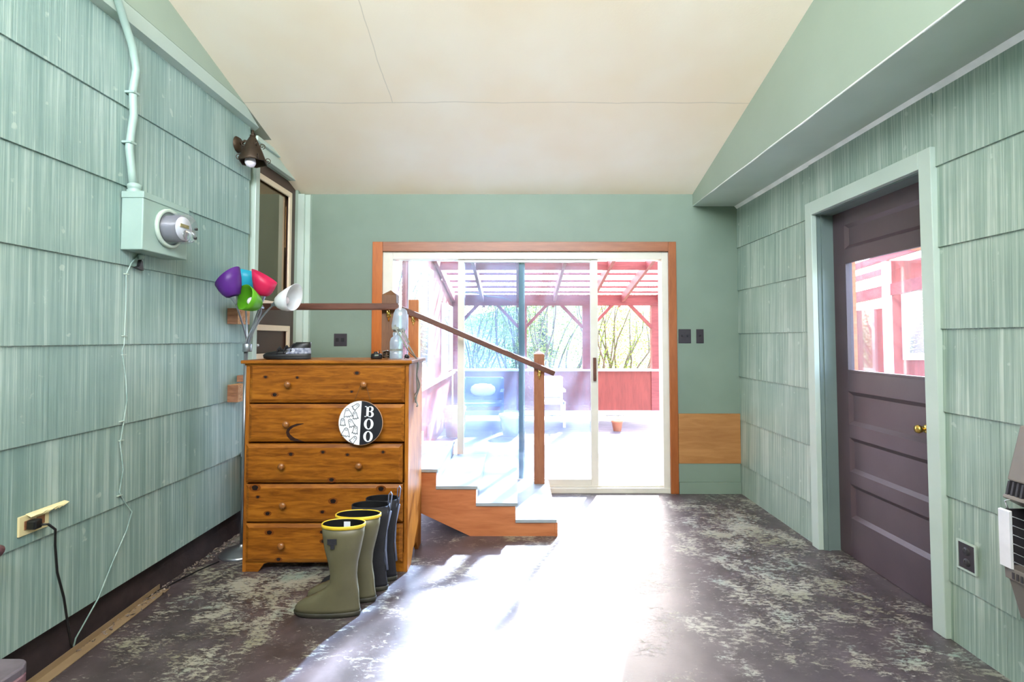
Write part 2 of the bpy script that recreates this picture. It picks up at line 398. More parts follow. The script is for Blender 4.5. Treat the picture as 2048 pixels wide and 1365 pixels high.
# left wall: flat backing, with the doorway at Y 3.62..4.35
DY0, DY1, DZ0, DZ1 = 3.62, 4.345, 0.57, 2.69
b = MB()
b.box(-2.02, -1.925, YF, DY0, 0.186, zc0).box(-2.02, -1.925, DY1, BY, 0, 3.0).box(-2.02, -1.925, DY0, DY1, DZ1, 3.0).box(-2.02, -1.925, DY0, DY1, 0, DZ0 - 0.02)
lw = struct(b.build('wall_left', 'fascia'))
# striated shingle courses of the left wall, each leaning out at its foot
def courses(x, sgn, zs, y0, y1, mat, name, parent, skip=None):
    b = MB()
    for i in range(len(zs) - 1):
        za, zb = zs[i], zs[i + 1]
        segs = [(y0, y1)]
        if skip and not (zb <= skip[2] or za >= skip[3]): segs = [(y0, skip[0]), (skip[1], y1)]
        for (a, c) in segs:
            top = min(zb + 0.02, skip[4] if skip and len(skip) > 4 else 99)
            lo = za
            if skip and za < skip[3] < zb and False: lo = skip[3]
            # cut into shingle widths with a hair joint
            n = max(1, int(round((c - a) / 0.81))); off = (i % 2) * 0.4
            cuts = [a] + [k for k in [y0 + off + 0.81 * j for j in range(0, 12)] if a + 0.05 < k < c - 0.05] + [c]
            for p, q in zip(cuts[:-1], cuts[1:]):
                g = 0.0006; wob = 0.0
                xo, xi, xb = x, x + sgn * 0.009, x + sgn * 0.025
                v = [(xo, p + g, lo + wob), (xo, q - g, lo - wob), (xi, q - g, top), (xi, p + g, top),
                     (xb, p + g, lo + wob), (xb, q - g, lo - wob), (xb, q - g, top), (xb, p + g, top)]
                b.add(v, [(0, 1, 2, 3), (7, 6, 5, 4), (0, 4, 5, 1), (1, 5, 6, 2), (2, 6, 7, 3), (3, 7, 4, 0)])
    return b.build(name, mat, parent)
courses(LX, -1, [0.17 + 0.384 * i for i in range(8)], YF, 3.52, 'siding_l', 'shingle_siding', lw)
# trim band and upper panel over the siding
struct(MB().prism([(-1.925, 2.855), (-1.862, 2.868), (-1.84, 2.925), (-1.84, 2.94), (-1.925, 2.94)], 'y', YF, 3.70).build('trim_1', 'trim'))
struct(MB().prism([(YF, 2.93), (3.68, 2.93), (3.68, ceil_z(3.68)), (YF, zc0)], 'x', -1.925, -1.838).build('wall_left_upper', 'fascia'))
# dark concrete foundation under the siding
b = MB().prism([(-2.02, 0.0), (-1.93, 0.0), (-1.945, 0.10), (-1.945, 0.185), (-2.02, 0.185)], 'y', YF, 3.60)
struct(b.build('baseboard_left', 'curb'))
b = MB()
for i in range(260):
    y = random.uniform(2.2, 3.5); x = -1.925 + abs(random.gauss(0, 0.03)); s = random.uniform(0.004, 0.013)
    q = Vector((x, y, s * 0.4)); vs = [q + Vector((random.uniform(-s, s), random.uniform(-s, s), random.uniform(-s * .4, s))) for _ in range(6)]
    b.add(vs, [(0, 1, 2), (0, 2, 3), (0, 3, 4), (0, 4, 5), (1, 2, 5), (2, 3, 5), (3, 4, 5), (0, 1, 5)])
tag(b.build('concrete_rubble', 'debris'), 'crumbled concrete grit along the foot of the left wall', 'rubble', kind='stuff')

struct(MB().box(-1.925, RX + 0.025, YF - 0.1, YF, 0, 2.95).build('wall_front', 'fascia'))  # unseen wall, added to block the sky's reflection in the sliding glass

# right wall with its doorway
RY0, RY1, RZ = 2.37, 3.245, 2.155
b = MB()
b.box(RX + 0.025, 2.14, YF, RY0, 0, 2.75).box(RX + 0.025, 2.14, RY1, BY, 0, 2.75).box(RX + 0.025, 2.14, RY0, RY1, RZ, 2.75)
rw = struct(b.build('wall_right', 'green'))
zs = [0.26 + 0.378 * i for i in range(-1, 7)]
b_all = []
courses(RX, 1, zs[:7] , YF, RY0 - 0.06, 'siding_r', 'shingle_siding', rw)
courses(RX, 1, zs[:7], RY1 + 0.06, BY, 'siding_r', 'shingle_siding', rw)
courses(RX, 1, [2.15, 2.528], YF, RY0 - 0.06, 'siding_r', 'shingle_siding', rw)
courses(RX, 1, [2.15, 2.528], RY1 + 0.06, BY, 'siding_r', 'shingle_siding', rw)
MB().box(RX + 0.004, RX + 0.025, RY0 - 0.062, RY1 + 0.062, 2.17, 2.54).build('shingle_siding', 'siding_r', rw)
# boxed soffit along the right wall and the fascia that climbs to the ceiling
b = MB().box(1.56, 2.14, YF, BY, 2.526, 2.534)
struct(b.build('ceiling_soffit', 'trim'))
struct(MB().prism([(YF, 2.535), (BY, 2.535), (BY, ceil_z(BY) + 0.04), (YF, zc0 + 0.04)], 'x', 1.56, 1.60).build('wall_right_upper', 'fascia'))
struct(MB().prism([(RX - 0.018, 2.53), (RX + 0.01, 2.50), (RX + 0.01, 2.53)], 'y', YF, BY).build('trim_2', 'caulk'))
struct(MB().tube([(1.562, y, 2.531 + 0.002 * math.sin(y * 9)) for y in [YF + 0.3 * i for i in range(19)] if y < BY], 0.005, 6).build('trim_3', 'caulk'))
# corner board between the left door and the back wall
struct(MB().box(-1.925, -1.83, 4.375, BY, 0.5, 2.62).box(-1.925, -1.872, 4.345, 4.375, 0.5, 2.62).build('trim_4', 'trim'))
# hallway behind the left door
b = MB()
b.box(-3.0, -2.95, 3.0, 5.0, 0.5, 3.0).box(-3.0, -2.02, 3.0, 3.05, 0.5, 3.0).box(-3.0, -2.02, 4.95, 5.0, 0.5, 3.0)
b.box(-3.0, -2.02, 3.0, 5.0, 2.95, 3.0).box(-3.0, -2.02, 3.0, 5.0, 0.5, 0.55)
struct(b.build('wall_hallway', 'darkroom'))

# plywood patch, base panel at the back wall right of the door
struct(MB().box(1.405, RX, BY - 0.016, BY, 0.262, 0.692).build('trim_5', 'ply'))
struct(MB().box(1.405, RX, BY - 0.010, BY, 0.10, 0.262).box(1.405, RX, BY - 0.022, BY, 0.0, 0.10).build('baseboard_back', 'green', bevel=0.003))

# ------------------------------------------------------------------ sliding door
d3 = thing('door_1', 'sliding glass patio door in an orange stained frame at the far wall', 'door', (0, BY, 0)); d3['kind'] = 'structure'
b = MB()
MB().box(-1.282, OX0 + 0.012, BY - 0.02, BY, 0, 2.205).build('door_casing', 'caseo', d3, bevel=0.003)
MB().box(OX1 - 0.012, 1.402, BY - 0.02, BY, 0.0, 2.205).build('door_casing', 'case', d3, bevel=0.003)
MB().box(OX0 + 0.0125, OX1 - 0.0125, BY - 0.02, BY, 2.12, 2.205).build('door_casing', 'casex', d3, bevel=0.003)
# frame
b = MB()
b.box(OX0, OX0 + 0.098, BY + 0.01, BY + 0.13, 0.03, OZ - 0.01).box(OX1 - 0.065, OX1, BY + 0.01, BY + 0.13, 0.03, OZ - 0.01)
b.box(OX0 + 0.098, OX1 - 0.065, BY + 0.01, BY + 0.13, 2.055, OZ - 0.01).box(OX0, OX1, BY + 0.0, BY + 0.13, 0.0, 0.045)
b.box(OX0, OX1, BY + 0.03, BY + 0.034, 0.045, 0.06)
b.build('door_frame', 'alu', d3, bevel=0.003)
# fixed panel (outer track)
fp = MB().box(0.012, 0.066, BY + 0.085, BY + 0.115, 0.05, 2.055).build('fixed_stile', 'alug', d3, bevel=0.003)
MB().box(OX0 + 0.098, 0.012, BY + 0.098, BY + 0.102, 0.05, 2.055).build('fixed_pane', 'glass', d3)
# sliding panel (inner track)
ya, yb = BY + 0.035, BY + 0.07
b = MB().box(-0.531, -0.475, ya, yb, 0.052, 2.082).box(0.650, 0.714, ya, yb, 0.052, 2.082)
b.box(-0.475, 0.650, ya, yb, 0.052, 0.112).box(-0.475, 0.650, ya, yb, 2.03, 2.082)
sp = b.build('sliding_panel', 'alu', d3, bevel=0.003)
MB().box(-0.475, 0.650, ya + 0.016, ya + 0.020, 0.112, 2.03).build('sliding_pane', 'glass', sp)
lab(MB().box(0.668, 0.694, ya - 0.035, ya, 0.975, 1.18).build('handle', 'rail', sp, bevel=0.004), 'brown wooden pull handle')
MB().box(0.700, 0.711, ya - 0.004, ya, 0.95, 1.20).build('latch_plate', 'alu', sp)

# ------------------------------------------------------------------ left door (dark with cream mouldings)
d1 = thing('door_2', 'dark brown door with cream mouldings above the landing, left corner', 'door', (-1.95, 4.0, DZ0)); d1['kind'] = 'structure'
b = MB()
b.box(-1.99, -1.95, DY0, DY0 + 0.12, DZ0, DZ1).box(-1.99, -1.95, DY1 - 0.085, DY1, DZ0, DZ1)
for z0, z1 in ((2.60, DZ1), (1.455, 1.62), (1.10, 1.18), (0.90, 0.98), (DZ0, 0.68)): b.box(-1.99, -1.95, DY0 + 0.12, DY1 - 0.085, z0, z1)
for z0, z1 in ((1.18, 1.455), (0.98, 1.10), (0.68, 0.90)): b.box(-1.985, -1.965, DY0 + 0.12, DY1 - 0.085, z0, z1)
b.build('door_slab', 'brownl', d1)
def frame_x(b, x0, x1, ya, yb, za, zb, t):
    b.box(x0, x1, ya, ya + t, za, zb).box(x0, x1, yb - t, yb, za, zb).box(x0, x1, ya + t, yb - t, zb - t, zb).box(x0, x1, ya + t, yb - t, za, za + t)
    return b
lab(frame_x(MB(), -1.955, -1.938, 3.655, 4.262, 1.60, 2.60, 0.045).build('glazing_moulding', 'cream', d1, bevel=0.004), 'cream moulding round the glass')
lab(frame_x(MB(), -1.955, -1.938, 3.655, 4.262, 1.19, 1.455, 0.045).build('panel_moulding', 'cream', d1, bevel=0.004), 'cream moulding round the lower panel')
lab(frame_x(MB(), -1.955, -1.938, 3.655, 4.262, 0.90, 1.155, 0.045).build('panel_moulding', 'cream', d1, bevel=0.004), 'cream moulding round the lower panel')
MB().box(-1.972, -1.968, 3.70, 4.217, 1.62, 2.60).build('pane', 'glassl', d1)
b = MB().box(-1.925, -1.885, DY0 - 0.055, DY0, DZ0, 2.70)
b.box(-1.925, -1.885, DY0 - 0.055, 4.375, DZ1, 2.80).box(-1.925, -1.865, DY0 - 0.08, 4.30, 2.775, 2.81)
b.build('door_casing', 'trim', d1, bevel=0.003)
k = MB().lathe([(0.001, 0.045), (0.009, 0.043), (0.012, 0.034), (0.008, 0.026), (0.004, 0.02), (0.004, 0.0)], (-1.95, 3.69, 1.30), (1, 0, 0), 16).build('knob', 'chrome', d1)

# ------------------------------------------------------------------ right door
DX = 2.06
d2 = thing('door_3', 'dark brown panelled door with a glass light in the right wall', 'door', (DX, 2.8, 0)); d2['kind'] = 'structure'
sy0, sy1 = RY0 + 0.03, RY1; iy0, iy1 = sy0 + 0.115, sy1 - 0.115
b = MB()
b.box(DX, DX + 0.045, sy0, iy0, 0.005, RZ).box(DX, DX + 0.045, iy1, sy1, 0.005, RZ)
pans = [(1.912, 2.063), (0.819, 1.02), (0.528, 0.736), (0.243, 0.449)]
op = sorted(pans + [(1.143, 1.832)])
zz = 0.005
for p, q in op:
    b.box(DX, DX + 0.045, iy0, iy1, zz, p); zz = q
b.box(DX, DX + 0.045, iy0, iy1, zz, RZ)
for p, q in pans:
    b.box(DX + 0.016, DX + 0.036, iy0, iy1, p, q)
    b.add([(DX + 0.016, iy0 + 0.022, p + 0.022), (DX + 0.016, iy1 - 0.022, p + 0.022), (DX + 0.016, iy1 - 0.022, q - 0.022), (DX + 0.016, iy0 + 0.022, q - 0.022),
           (DX, iy0, p), (DX, iy1, p), (DX, iy1, q), (DX, iy0, q)], [(0, 1, 5, 4), (1, 2, 6, 5), (2, 3, 7, 6), (3, 0, 4, 7)])
b.build('door_slab', 'brown', d2, bevel=0.0015)
MB().box(DX + 0.02, DX + 0.024, iy0, iy1, 1.143, 1.832).build('pane', 'glassr', d2)
frame_x(MB(), DX - 0.004, DX + 0.018, iy0, iy1, 1.143, 1.832, 0.012).build('glazing_bead', 'brown', d2)
MB().lathe([(0.001, 0.012), (0.02, 0.012), (0.024, 0.0)], (DX, 2.53, 0.895), (-1, 0, 0), 20).build('knob_rose', 'brass', d2)
MB().lathe([(0.008, 0.0), (0.008, 0.02), (0.018, 0.028), (0.022, 0.04), (0.018, 0.05), (0.001, 0.054)], (DX - 0.008, 2.53, 0.895), (-1, 0, 0), 20).build('door_knob', 'brass', d2)
b = MB()
cw = 0.072
b.box(RX - 0.022, RX + 0.012, RY1, RY1 + cw, 0, 2.245).box(RX - 0.022, RX + 0.012, RY0 - cw, RY0, 0, 2.245)
b.box(RX - 0.022, RX + 0.012, RY0, RY1, RZ + 0.005, 2.245)
b.build('door_casing', 'trim', d2, bevel=0.003)
b = MB().box(RX + 0.012, DX, RY1 - 0.004, RY1 + 0.02, 0, RZ + 0.02).box(RX + 0.012, DX, RY0 - 0.02, RY0 + 0.004, 0, RZ + 0.02).box(RX + 0.012, DX, RY0, RY1, RZ - 0.002, RZ + 0.02)
b.box(RX + 0.035, RX + 0.05, RY1 - 0.014, RY1, 0.0, RZ).box(DX, DX + 0.06, RY0, sy0, 0.0, RZ)
b.build('door_jamb', 'jamb', d2)

# ------------------------------------------------------------------ stairs, landing, rail
st = thing('staircase', 'low wooden steps with white treads rising left beside the glass door', 'stairs', (0, 3.9, 0))
SY = 3.47; r0 = [0.256, -0.014, -0.284, -0.558, -0.83]; tz = [0.115, 0.227, 0.341, 0.455, 0.57]
prof = [(0.256, 0.0), (0.256, tz[0] - 0.022), (r0[1], tz[0] - 0.022)]
for i in range(1, 4): prof += [(r0[i], tz[i] - 0.022), (r0[i + 1], tz[i] - 0.022)]
prof += [(-0.83, 0.232), (-0.324, 0.0)]
for y in (SY, 4.36): MB().prism(prof, 'y', y, y + 0.038).build('stringer', 'string', st)
for i in range(4):
    x1 = r0[i] + 0.012; x0 = r0[i + 1]
    MB().box(x0, x1, SY - 0.012, 4.405, tz[i] - 0.022, tz[i]).build('tread', 'tread', st, bevel=0.002)
    MB().box(x0 if i == 3 else x0 - 0.018, x0 + (0.018 if i == 3 else 0), SY + 0.038, 4.36, tz[i], tz[i + 1] - 0.022).build('riser', 'tread', st)
MB().box(0.256, 0.274, SY - 0.006, 4.40, 0.0, tz[0] - 0.022).build('riser', 'string', st)
ld = thing('landing_platform', 'raised white landing behind the dresser in front of the left door', 'landing', (-1.4, 3.9, 0))
MB().box(-1.895, -0.832, SY - 0.012, 4.372, tz[4] - 0.03, tz[4]).build('deck_board', 'tread', ld)
MB().box(-1.895, -0.832, SY, SY + 0.038, tz[4] - 0.20, tz[4] - 0.03).build('joist', 'string', ld)
for x in (-1.80, -1.0): MB().box(x - 0.045, x + 0.045, SY + 0.04, SY + 0.13, 0, tz[4] - 0.03).build('leg', 'post', ld)

def newel(name, label, x0, x1, y0, y1, z0, z1, mat, tip=0.03):
    b = MB().box(x0, x1, y0, y1, z0, z1)
    cx, cy = (x0 + x1) / 2, (y0 + y1) / 2
    if tip: b.add([(x0, y0, z1), (x1, y0, z1), (x1, y1, z1), (x0, y1, z1), (cx, cy, z1 + tip)], [(0, 1, 4), (1, 2, 4), (2, 3, 4), (3, 0, 4)])
    return tag(b.build(name, mat, bevel=0.002), label, 'post')
newel('newel_post', 'brown wooden post with a pointed top at the end of the level rail', -0.945, -0.845, 3.475, 3.565, 0.57, 1.655, 'postd', 0.035)
newel('newel_post', 'orange flat-topped wooden post standing behind the plastic bottle', -0.938, -0.850, 4.29, 4.378, 0.57, 1.683, 'posto', 0)
newel('newel_post', 'tall cracked wooden post with a pyramid tip on the lowest step', 0.142, 0.230, 4.29, 4.378, 0.115, 1.215, 'post', 0.03)
def rail_bracket(par, x, y, z):
    b = MB(); b.lathe([(0.001, 0.006), (0.016, 0.005), (0.018, 0.0)], (x, y, z - 0.06), (0, -1, 0), 16)
    b.tube([(x, y, z - 0.075), (x, y - 0.025, z - 0.072), (x, y - 0.042, z - 0.05), (x, y - 0.042, z - 0.012)], [0.005, 0.006, 0.006, 0.007], 8)
    b.tube([(x, y - 0.002, z - 0.02), (x, y - 0.006, z - 0.05), (x, y - 0.002, z - 0.10)], [0.014, 0.012, 0.005], 8)
    lab(b.build('bracket', 'brass', par), 'brass rail bracket')
def rail_profile(p, q, name, parent=None):
    return MB().bar(p, q, 0.038, 0.046).build(name, 'rail', parent, bevel=0.008)
r1 = thing('handrail', 'level dark wooden handrail running from the left wall to the pointed post', 'handrail', (-1.3, 3.43, 1.57))
rail_profile((-1.83, 3.43, 1.568), (-0.815, 3.43, 1.568), 'rail', r1); rail_bracket(r1, -0.895, 3.475, 1.568)
r2 = thing('handrail', 'long dark wooden handrail sloping down along the steps', 'handrail', (-0.3, 4.24, 1.3))
rail_profile((-0.985, 4.24, 1.602), (0.315, 4.24, 1.052), 'rail', r2)
rail_bracket(r2, -0.894, 4.29, 1.56); rail_bracket(r2, 0.186, 4.29, 1.10)
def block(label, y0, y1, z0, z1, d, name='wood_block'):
    b = MB().box(LX, LX + d, y0, y1, z0, z1); b.mi[2] = 1  # camera-facing side gets a darker wood, its shade put into the colour
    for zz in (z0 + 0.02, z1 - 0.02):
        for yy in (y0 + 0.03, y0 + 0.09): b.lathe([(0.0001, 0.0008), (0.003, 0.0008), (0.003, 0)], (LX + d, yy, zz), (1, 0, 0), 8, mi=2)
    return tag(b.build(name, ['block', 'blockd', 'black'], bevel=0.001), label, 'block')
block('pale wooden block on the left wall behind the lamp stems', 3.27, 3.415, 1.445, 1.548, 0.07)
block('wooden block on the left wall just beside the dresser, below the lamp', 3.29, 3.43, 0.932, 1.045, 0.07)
tag(MB().bar((-1.895, 3.40, 1.078), (-0.95, 3.56, 1.085), 0.04, 0.045).build('guard_rail', 'blockd', bevel=0.004), 'short stained rail end peeking out left of the dresser top', 'rail')

# ------------------------------------------------------------------ dresser
DXL, DXR, DYF, DYB, DH = -1.592, -0.637, 2.945, 3.355, 1.222
dr = thing('dresser', 'honey pine five-drawer dresser with knots and round wooden knobs', 'dresser', (-1.115, 3.15, 0))
b = MB()
b.prism([(DYF, 0), (DYF + 0.10, 0), (DYF + 0.16, 0.07), (DYB - 0.16, 0.07), (DYB - 0.10, 0), (DYB, 0), (DYB, DH - 0.022), (DYF, DH - 0.022)], 'x', DXR - 0.022, DXR)
b.prism([(DYF, 0), (DYF + 0.10, 0), (DYF + 0.16, 0.07), (DYB - 0.16, 0.07), (DYB - 0.10, 0), (DYB, 0), (DYB, DH - 0.022), (DYF, DH - 0.022)], 'x', DXL, DXL + 0.022)
b.box(DXL + 0.022, DXR - 0.022, DYB - 0.012, DYB, 0.07, DH - 0.022)
b.box(DXL + 0.022, DXR - 0.022, DYF + 0.02, DYB - 0.012, 0.085, 0.10)
b.build('body', 'pinez', dr, bevel=0.002)
b = MB().box(DXL - 0.022, DXR + 0.022, DYF - 0.026, DYB + 0.005, DH - 0.020, DH)
b.box(DXL - 0.006, DXR + 0.006, DYF - 0.010, DYB, DH - 0.032, DH - 0.020)
b.build('top', 'pine', dr, bevel=0.005)
xa, xb = DXL + 0.022, DXR - 0.022
pz = 0.108
b = MB(); pl = [(xa, 0.0), (xa + 0.07, 0.0), (xa + 0.10, 0.045), (xa + 0.125, 0.052), (xb - 0.125, 0.052), (xb - 0.10, 0.045), (xb - 0.07, 0.0), (xb, 0.0), (xb, pz), (xa, pz)]
b.prism(pl, 'y', DYF + 0.002, DYF + 0.022); b.build('plinth', 'pine', dr, bevel=0.002)
# px -> plane helper values were worked out once; knots and knobs are listed in room metres
def Zp(py): return 1.35 - (py - 677) * 0.002935
def Xp(px): return (px - 1035) * 0.00290
rows = [(728, 805, 0.0, 0), (808, 882, 0.004, 0), (886, 961, 0.016, -0.006), (965, 1038, 0.010, -0.003), (1042, 1116, 0.008, -0.002)]
knobs = [[(575, 768), (727, 768)], [(574, 846), (727, 846)], [(568, 927), (721, 926)], [(571, 1003), (727, 1003)], [(569, 1081), (727, 1081)]]
knots = [[(527, 754, 4), (591, 755, 3.5), (711, 746, 5), (546, 789, 5.5), (701, 783, 3.5)], [],
         [(583, 905, 5), (647, 901, 4.5), (696, 906, 4), (767, 901, 4), (665, 955, 6)],
         [(512, 971, 8), (518, 989, 4), (668, 997, 7), (538, 1021, 5.5), (647, 1018, 4.5), (763, 973, 7), (792, 1017, 4.5)],
         [(542, 1058, 6.5), (646, 1057, 4.5), (649, 1075, 5), (561, 1110, 5)]]
for i, (t, bo, out, dl) in enumerate(rows):
    z1, z0 = Zp(t), Zp(bo); yf = DYF - out; x0, x1 = xa + 0.002 + dl, xb - 0.002 + dl
    b = MB(); e = 0.020
    vb = [(x0, yf, z0), (x1, yf, z0), (x1, yf, z1), (x0, yf, z1)]
    vf = [(x0 + e, yf - 0.010, z0 + e), (x1 - e, yf - 0.010, z0 + e), (x1 - e, yf - 0.010, z1 - e), (x0 + e, yf - 0.010, z1 - e)]
    vk = [(x0, DYF + 0.03, z0), (x1, DYF + 0.03, z0), (x1, DYF + 0.03, z1), (x0, DYF + 0.03, z1)]
    b.add(vb + vf + vk, [(4, 5, 6, 7), (0, 1, 5, 4), (1, 2, 6, 5), (2, 3, 7, 6), (3, 0, 4, 7), (8, 9, 1, 0), (9, 10, 2, 1), (10, 11, 3, 2), (11, 8, 0, 3), (11, 10, 9, 8)])
    yk = yf - 0.0104
    for (px, py, r_) in knots[i]:
        cx, cz, rr = Xp(px), Zp(py), r_ * 0.00185; n = 14
        vs = [(cx + rr * 1.25 * math.cos(2 * math.pi * j / n) * (1 + 0.15 * math.sin(j * 2.3)), yk, cz + rr * math.sin(2 * math.pi * j / n)) for j in range(n)]
        hv = [(cx + rr * 2.3 * math.cos(2 * math.pi * j / n), yk + 0.0002, cz + rr * 1.5 * math.sin(2 * math.pi * j / n)) for j in range(n)]
        b.add(hv, [list(range(n))], 3)
        b.add(vs, [list(range(n))], 1)
    if i == 1:
        A = [(578, 850), (592, 846), (606, 845), (592, 850), (582, 856), (577, 864), (583, 872), (594, 878), (606, 881), (590, 881), (578, 876), (572, 866), (571, 856)]
        vs = [(Xp(x), yk, Zp(y)) for x, y in A]; c = len(vs)
        for j in range(c):
            pass
        L_ = [(606, 845.5), (592, 846), (581, 850), (573, 856), (571, 863), (573, 871), (580, 878), (590, 880.5), (607, 881)]
        Rr = [(606, 846.5), (594, 850), (586, 853), (579, 858), (577, 863), (580, 868), (588, 874), (596, 877), (607, 881.5)]
        vs = [(Xp(x), yk, Zp(y)) for x, y in L_] + [(Xp(x), yk, Zp(y)) for x, y in Rr]; n = len(L_)
        b.add(vs, [(j, j + 1, n + j + 1, n + j) for j in range(n - 1)], 2)
    d = b.build('drawer', ['pine', 'knot', 'stain', 'halo'], dr)
    for (px, py) in knobs[i]:
        MB().lathe([(0.007, 0), (0.007, 0.012), (0.016, 0.017), (0.019, 0.024), (0.017, 0.031), (0.008, 0.035), (0.0005, 0.036)], (Xp(px), yf - 0.010, Zp(py)), (0, -1, 0), 22).build('knob', 'knob', d)

# BOO sign hanging from the upper right knob
sg = thing('hanging_sign', 'round BOO sign with ghosts hanging from the dresser top right knob', 'sign', (Xp(725), 2.90, Zp(842)))
SC = Vector((Xp(725), 2.889, Zp(842))); SR = 0.1275
def sxz(u, v, y=0.0):   # u,v in -1..1 on the disc, turned a little
    a = R(-2.5); return (SC.x + SR * (u * math.cos(a) - v * math.sin(a)), SC.y - y, SC.z + SR * (u * math.sin(a) + v * math.cos(a)))
n = 48; th = 0.004
b = MB(); ring = [sxz(math.cos(2 * math.pi * j / n), math.sin(2 * math.pi * j / n), 0) for j in range(n)]
ringf = [(p[0], p[1] - th, p[2]) for p in ring]
b.add(ring + ringf, [list(range(n))] + [(j, (j + 1) % n, (j + 1) % n + n, j + n) for j in range(n)])
disc = b.build('disc', 'signedge', sg)
def half(a0, a1, rr=0.978):
    return [sxz(rr * math.cos(a0 + (a1 - a0) * j / 24), rr * math.sin(a0 + (a1 - a0) * j / 24), th + 0.0003) for j in range(25)]
lab(MB().add(half(R(90), R(270)), [list(range(25))]).build('white_half', 'signw', disc), 'white half of the sign face')
lab(MB().add(half(R(-90), R(90)), [list(range(25))]).build('black_half', 'signb', disc), 'black half of the sign face')
LY = th + 0.0009
def ellring(cu, cv, ru, rv, iu, iv, t0=0, t1=360, n=32, b=None):
    ps = [(R(t0) + R(t1 - t0) * j / n) for j in range(n + 1)]
    vs = [sxz(cu + ru * math.cos(t), cv + rv * math.sin(t), LY) for t in ps] + [sxz(cu + iu * math.cos(t), cv + iv * math.sin(t), LY) for t in ps]
    b.add(vs, [(j, j + 1, n + 2 + j, n + 1 + j) for j in range(n)]); return b
def rect(b, u0, u1, v0, v1): return b.add([sxz(u0, v0, LY), sxz(u1, v0, LY), sxz(u1, v1, LY), sxz(u0, v1, LY)], [(0, 1, 2, 3)])
b = MB()
ellring(0.37, 0.0 - 0.03, 0.215, 0.245, 0.095, 0.205, b=b)
b.build('letter_o', 'signw', disc)
b = MB(); ellring(0.37, -0.585, 0.215, 0.245, 0.095, 0.205, b=b); b.build('letter_o', 'signw', disc)
b = MB(); v0, v1 = 0.28, 0.76; vm = 0.53
rect(b, 0.235, 0.345, v0, v1); rect(b, 0.16, 0.42, v1 - 0.035, v1); rect(b, 0.16, 0.42, v0, v0 + 0.035); rect(b, 0.345, 0.42, vm - 0.015, vm + 0.02)
ellring(0.42, (v1 + vm) / 2, 0.135, (v1 - vm) / 2 + 0.01, 0.035, (v1 - vm) / 2 - 0.035, -90, 90, 16, b)
ellring(0.42, (v0 + vm) / 2, 0.155, (vm - v0) / 2 + 0.01, 0.045, (vm - v0) / 2 - 0.035, -90, 90, 16, b)
b.build('letter_b', 'signw', disc)
def ghost(cu, cv, s, rot, flare=0.0):
    out = []
    for t in range(0, 181, 20): out.append((0.42 * math.cos(R(t)), 0.45 + 0.45 * math.sin(R(t))))
    out += [(-0.45 - flare, -0.15), (-0.62 - flare, -0.75), (-0.38, -0.6), (-0.2, -0.85), (0.0, -0.62), (0.2, -0.9), (0.4, -0.62), (0.66 + flare, -0.8), (0.46 + flare, -0.1)]
    ca, sa = math.cos(R(rot)), math.sin(R(rot)); b = MB()
    P = [(cu + s * (x * ca - y * sa), cv + s * (x * sa + y * ca)) for x, y in out]
    pts = [Vector(sxz(u, v, LY)) for u, v in P]; pts.append(pts[0]); wd = 0.0015
    for p, q in zip(pts[:-1], pts[1:]):
        d = (q - p).normalized(); nn = Vector((-d.z, 0, d.x)) * wd
        b.add([p - nn - d * wd, q - nn + d * wd, q + nn + d * wd, p + nn - d * wd], [(0, 1, 2, 3)])
    for ex, ey, ru, rv in ((-0.15, 0.5, 0.08, 0.15), (0.13, 0.5, 0.08, 0.15), (0.0, 0.15, 0.07, 0.09)):
        if flare and ey < 0.3: continue
        vs = []
        for j in range(10):
            x, y = ex + ru * math.cos(R(36 * j)), ey + rv * math.sin(R(36 * j)); vs.append(sxz(cu + s * (x * ca - y * sa), cv + s * (x * sa + y * ca), LY + 0.0001))
        b.add(vs, [list(range(10))])
    b.build('ghost_drawing', 'ink', disc)
for g in ((-0.25, 0.72, 0.19, -50, 0.0), (-0.60, 0.42, 0.22, 12, 0.25), (-0.26, 0.32, 0.19, 12, 0), (-0.80, 0.0, 0.19, 4, 0), (-0.42, -0.03, 0.21, 25, 0),
          (-0.22, -0.33, 0.2, -8, 0), (-0.64, -0.45, 0.22, -6, 0.25), (-0.28, -0.76, 0.2, -40, 0.0)): ghost(*g)
kp = (Xp(727), 2.914, Zp(768))
b = MB().tube([sxz(-0.36, 0.93, -0.001), (kp[0] - 0.012, kp[1], kp[2] + 0.004), (kp[0], kp[1], kp[2] + 0.0115), (kp[0] + 0.012, kp[1], kp[2] + 0.004), sxz(0.40, 0.92, -0.001)], 0.0012, 6)
b.tube([sxz(-0.05, 1.0, 0.001), sxz(0.0, 1.1, 0.001), sxz(0.08, 0.99, 0.001)], 0.0008, 6)
lab(b.build('hanging_cord', 'twine', sg), 'thin brown hanging cord')

